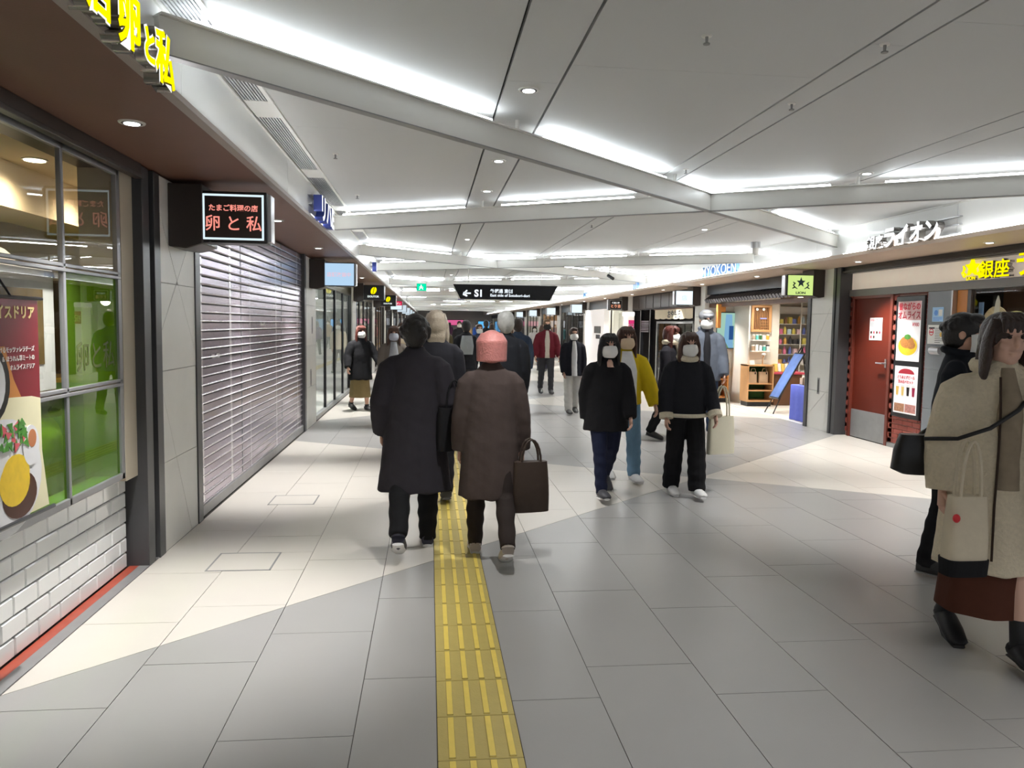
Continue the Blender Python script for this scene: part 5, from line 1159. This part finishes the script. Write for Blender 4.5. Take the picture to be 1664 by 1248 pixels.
bag_obj('tote_bag', 'cream tote bag with a dark mark carried beside the wide black trousers', (2.78, 7.05, .40), .3, .30, .08, .36, mat('cream canvas', (.74, .70, .55), .8), .30)
person('man in a black padded jacket walking behind the cream coat at right', (3.40, 4.62, 0), .8, 1.70, ((4, 4, 0), (-4, 8, 4)), DOWN, dict(hem=.47, wd=.125, sl=.048, loose=1.12, mat=cloth('deep navy black', (.009, .011, .016)), collar=True, name='jacket'), ('trousers', blk, .006), (m_hb, 'shaggy'), ((.03, .03, .03), .3), mask=m_mask, vox=.009)
cr = mat('cream boucle', (.72, .63, .47), .95, var=.14, scale=60, bump=.5, bscale=70)
m_trim = cloth('dark brown piping', (.05, .03, .022))
def creamcoat(t, V, A, k, R):
    c = MB()
    for s_, x0 in ((1, .048), (-1, .030)): c.tube([V(s_ * x0, -.078, .82), V(s_ * x0, -.092, .72), V(s_ * x0, -.094, .60), V(s_ * (x0 + .006), -.104, .45), V(s_ * (x0 + .012), -.122, .30)], .0035 * k, 6)
    for s_ in (1, -1):
        sh, el, wr_ = A[s_]; m_ = sh.lerp(el, .62); c.tube([m_ - (el - sh) * .012, m_ + (el - sh) * .012], .0535 * k, 16); m_ = el.lerp(wr_, .95); c.tube([m_ - (wr_ - el) * .012, m_ + (wr_ - el) * .012], .0425 * k, 16)
    c.obj('piping', m_trim, t, smooth=True)
    for z in (.66, .56, .46): c = MB(); c.tube([V(.052, -.098 - (.6 - z) * .05, z), V(.070, -.096 - (.6 - z) * .05, z)], .006 * k, 8); c.obj('toggle', m_trim, t)
    c = MB(); c.tube([V(-.055 * math.cos(a), .02 + .058 * math.sin(a), .845 + .012 * math.sin(a)) for a in [-.9 + (PI + 1.8) * i / 14 for i in range(15)]], .020 * k, 8); c.obj('hood', cr, t, smooth=True)
pc_, Ac, Vc, kc = person('woman in an open cream boucle coat with dark piping at the right edge', (2.76, 3.46, 0), -.28, 1.665, ((14, 4, -4), (-9, 17, 17)), ((10, 12, 20), (-2, 12, 10)), dict(boot=.075, hem=.255, wd=.150, sl=.056, loose=1.16, mat=cr, open=(cloth('beige striped knit', (.30, .24, .17), .8, .3), .034, .50), name='coat'), ('skirt', cloth('dark brown skirt', (.085, .028, .016)), .125, .135), (m_hdk, 'bob'), ((.012, .012, .014), .03), skin=skin2, vox=.009, head=(8, 0), extra=creamcoat)
cs = thing('crossbody_bag', 'black leather bag on a strap slung across the cream coat', 'bag', (2.76, 3.46, 0), -.28)
MB().rings([(-.335, .06, .88, .075, .045), (-.36, .06, .90, .095, .055), (-.36, .06, 1.0, .085, .05), (-.36, .06, 1.08, .06, .04)], 20, e=3).obj('bag_body', mat('black leather', (.010, .010, .012), .35), cs, smooth=True)
MB().tube([(-.33, -.02, 1.07), (-.22, -.13, 1.09), (-.10, -.175, 1.15), (.02, -.17, 1.24), (.10, -.135, 1.34), (.12, -.06, 1.40), (.11, .04, 1.40), (.04, .13, 1.33), (-.14, .19, 1.18), (-.31, .12, 1.07)], [.010] * 10, 8).obj('strap', MATS['black leather'], cs, smooth=True)
tb3 = bag_obj('tote_bag', 'cream tote with a black base and red charm hanging beside the cream coat', (2.43, 3.20, .50), .0, .19, .10, .36, cream, .26, bottom=blk)
MB().ell((-.09, -.06, .27), (.016, .016, .02), 10, 6).obj('red_charm', mat('red charm', (.7, .03, .04), .4), tb3)
# others in the middle distance
person('woman in black coat and long olive skirt walking along the left shopfronts', (-1.25, 14.2, 0), .5, 1.53, SLOW, ((16, 26, 20), (6, 22, 24)), dict(hem=.36, wd=.150, sl=.050, loose=1.15, mat=blk, name='coat'), ('skirt', cloth('olive skirt', (.22, .16, .07)), .15, .13), (m_hred, 'long'), ((.02, .02, .02), .03), mask=m_mask, vox=.014)
person('woman with long brown hair and pale mask in a grey cardigan beyond the charcoal coat', (-.55, 12.0, 0), .1, 1.54, SLOW2, DOWN, dict(hem=.42, wd=.125, sl=.044, mat=cloth('grey cardigan', (.16, .14, .12)), open=(cloth('grey shirt', (.4, .42, .45)), .05, .45), name='cardigan'), ('trousers', cloth('brown trousers', (.08, .06, .05)), .012), (m_hbr, 'verylong'), ((.1, .1, .1), .2), mask=mat('grey face mask', (.45, .48, .55), .8), vox=.014)
person('person with ash blond hair in a dark coat hidden behind the charcoal coat', (.06, 7.0, 0), PI, 1.70, SLOW, DOWN, dict(hem=.40, wd=.135, sl=.046, mat=cloth('ink', (.015, .015, .02)), name='coat'), ('trousers', blk, .006), (m_hblond, 'bob'), ((.05, .05, .05), .1), vox=.012)
person('grey haired person from behind in a dark coat right of the pink hair', (.84, 8.5, 0), PI, 1.73, SLOW2, DOWN, dict(hem=.45, wd=.135, sl=.048, loose=1.08, mat=cloth('slate black', (.018, .02, .026)), name='coat'), ('trousers', blk, .006), (m_hgrey, 'short'), ((.04, .04, .04), .1), vox=.012)
person('man in a maroon jacket over a beige shirt with a dark mask', (2.72, 17.8, 0), 0, 1.73, SLOW, ((6, 16, 24), (6, 16, 24)), dict(hem=.48, wd=.125, sl=.048, loose=1.1, mat=cloth('maroon', (.12, .010, .018)), open=(cloth('beige shirt', (.5, .45, .38)), .035, .48), name='jacket'), ('trousers', cloth('charcoal trousers', (.04, .04, .045)), .006), (hairm('tan', (.18, .11, .06)), 'short'), ((.03, .03, .03), .2), mask=mat('black face mask', (.01, .01, .01), .8), vox=.014)
person('person in a black jacket over a white shirt with pale trousers and white mask', (2.60, 13.8, 0), .05, 1.55, SLOW2, DOWN, dict(hem=.44, wd=.125, sl=.046, mat=cloth('black jacket', (.012, .013, .02)), open=(cloth('white shirt', (.62, .62, .62)), .036, .44), name='jacket'), ('trousers', cloth('pale trousers', (.58, .57, .54)), .018), (m_hdk, 'short'), ((.05, .05, .05), .2), mask=m_mask, vox=.013)
person('elderly man in grey cap and grey blue coat with white mask before the tea shop', (4.05, 11.0, 0), -.15, 1.83, SLOW, ((6, 12, 18), (6, 12, 18)), dict(hem=.44, wd=.130, sl=.048, loose=1.12, mat=cloth('grey blue coat', (.13, .15, .19)), collar=True, open=(cloth('charcoal lining', (.02, .02, .025)), .03, .46), cap=cloth('grey cap', (.34, .35, .38)), name='coat'), ('trousers', cloth('dark denim', (.03, .05, .10)), .012), (m_hgrey, 'cap'), ((.1, .1, .1), .2), mask=m_mask, vox=.012)
def scarf(m):
    def f_(t, V, A, k, R): c = MB(); c.tube([V(.05 * math.cos(a), -.008 + .052 * math.sin(a), .86) for a in [2 * PI * i / 16 for i in range(17)]], .026 * k, 8); c.tube([V(.01, -.065, .85), V(.015, -.085, .78), V(.01, -.09, .70)], [.02 * k, .024 * k, .022 * k], 8); c.obj('scarf', m, t, smooth=True)
    return f_
person('woman with auburn hair and cream scarf in a black coat by the dark restaurant', (3.38, 10.6, 0), .9, 1.60, SLOW, ((20, 8, 60), (4, 8, 20)), dict(hem=.40, wd=.130, sl=.046, mat=cloth('coat black two', (.014, .013, .018)), name='coat'), ('trousers', blk, .01), (m_hred, 'long'), ((.03, .03, .03), .1), mask=m_mask, vox=.012, extra=scarf(cream))
# seated guest inside the restaurant, seen through the green glass
person('guest in a pale hooded top seated inside the restaurant behind green glass', (-2.56, 5.42, 0), -.9, 1.50, ((88, 84, 0), (84, 86, 0)), ((30, 8, 60), (30, 8, 60)), dict(hem=.50, wd=.105, sl=.045, mat=cloth('pale hooded top', (.85, .82, .60)), name='top'), ('trousers', cloth('khaki', (.3, .3, .2)), .006), (m_hbr, 'bowl'), ((.2, .2, .2), .2), mask=m_mask, vox=.013, seated=.32)
st = thing('cafe_stool', 'low round stool under the seated guest in the restaurant', 'stool', (-2.56, 5.42, 0)); MB().tube([(0, 0, .24), (0, 0, .30)], [.19, .18], 20).obj('seat', m_dwood, st, bevel=0); 
for a in range(4): MB().tube([(.13 * math.cos(a * PI / 2 + .8), .13 * math.sin(a * PI / 2 + .8), .24), (.17 * math.cos(a * PI / 2 + .8), .17 * math.sin(a * PI / 2 + .8), .02)], .014, 7).obj('leg', m_black, st)
# the distant crowd
CR = [  # x, y, facing, height, coat colour words, coat rgb, bottom rgb, hair, style, extra words
 (-.30, 19.0, PI, 1.68, 'black puffer', (.015, .015, .018), (.03, .03, .04), m_hb, 'short', ''),
 (.72, 15.2, PI, 1.66, 'black coat and pale grey backpack', (.02, .02, .025), (.05, .05, .06), m_hb, 'short', 'pack'),
 (1.25, 19.5, 0, 1.62, 'dark blue jacket', (.03, .05, .10), (.03, .03, .04), m_hbr, 'short', ''),
 (1.55, 13.5, PI, 1.70, 'dark denim jacket', (.04, .06, .10), (.02, .02, .03), m_hdk, 'short', ''),
 (.45, 23.0, 0, 1.60, 'olive brown coat', (.10, .08, .04), (.04, .04, .04), m_hbr, 'long', ''),
 (1.9, 26.0, PI, 1.72, 'black suit', (.012, .012, .015), (.012, .012, .015), m_hb, 'short', ''),
 (3.3, 21.5, 0, 1.66, 'grey wool coat', (.15, .15, .16), (.03, .03, .04), m_hdk, 'bob', ''),
 (3.9, 26.5, PI, 1.60, 'pale lilac jacket', (.38, .30, .40), (.05, .05, .08), m_hbr, 'bob', ''),
 (-.9, 24.5, 0, 1.63, 'beige trench coat', (.42, .34, .24), (.06, .05, .05), m_hbr, 'long', ''),
 (1.15, 30.0, 0, 1.70, 'charcoal overcoat', (.03, .03, .035), (.02, .02, .02), m_hb, 'short', ''),
 (2.5, 31.0, PI, 1.64, 'red brown coat', (.22, .05, .03), (.03, .03, .03), m_hdk, 'long', ''),
 (.1, 33.0, PI, 1.74, 'navy down jacket', (.02, .03, .08), (.03, .03, .03), m_hb, 'short', ''),
 (4.5, 33.0, 0, 1.58, 'white down jacket', (.65, .65, .64), (.05, .05, .05), m_hb, 'bob', ''),
 (-.6, 38.0, 0, 1.68, 'dark green parka', (.03, .07, .04), (.03, .03, .03), m_hb, 'short', ''),
 (1.7, 38.0, PI, 1.66, 'purple coat', (.12, .04, .16), (.03, .03, .03), m_hbr, 'long', ''),
 (3.2, 40.0, 0, 1.71, 'light grey suit', (.32, .32, .34), (.3, .3, .32), m_hb, 'short', ''),
 (.7, 44.0, PI, 1.65, 'black cape coat', (.01, .01, .01), (.02, .02, .02), m_hb, 'bob', ''),
 (2.3, 47.0, 0, 1.69, 'tan duffle coat', (.35, .22, .10), (.04, .04, .04), m_hb, 'short', ''),
 (4.6, 46.0, PI, 1.67, 'teal jacket', (.03, .16, .18), (.03, .03, .03), m_hdk, 'short', ''),
 (-.2, 50.0, 0, 1.64, 'pinkish coat', (.45, .20, .24), (.04, .04, .04), m_hb, 'bob', ''),
 (1.4, 54.0, PI, 1.72, 'dark plum coat', (.06, .02, .05), (.02, .02, .02), m_hb, 'short', ''),
 (3.4, 56.0, 0, 1.66, 'cobalt blue jacket', (.03, .10, .42), (.03, .03, .03), m_hb, 'short', '')]
for i, (x, y, rz, h, wds, cc, bc, hm, stl, ex) in enumerate(CR):
    def pack(t, V, A, k, R): c = MB(); c.rings([tuple(V(0, .10, .60)) + (.07 * k, .045 * k), tuple(V(0, .105, .70)) + (.08 * k, .055 * k), tuple(V(0, .10, .82)) + (.06 * k, .04 * k)], 16, e=3); c.obj('backpack', cloth('pale pack', (.35, .37, .38)), t, smooth=True)
    far = y > 22
    person('distant %s in a %s' % ('walker seen from behind' if rz else 'walker coming closer', wds), (x, y, 0), rz + .05 * (i % 3), h, SLOW if i % 2 else WALK, DOWN if i % 3 else ARM, dict(hem=.42 if i % 2 else .47, wd=.128, sl=.046, mat=cloth('crowd %d' % i, cc), name='coat'), ('trousers', cloth('crowd bottom %d' % i, bc), .008), (hm, stl), ((.04, .04, .04), .2), mask=m_mask if not rz else None, vox=.022 if far else .015, extra=pack if ex else None)
finish_people()
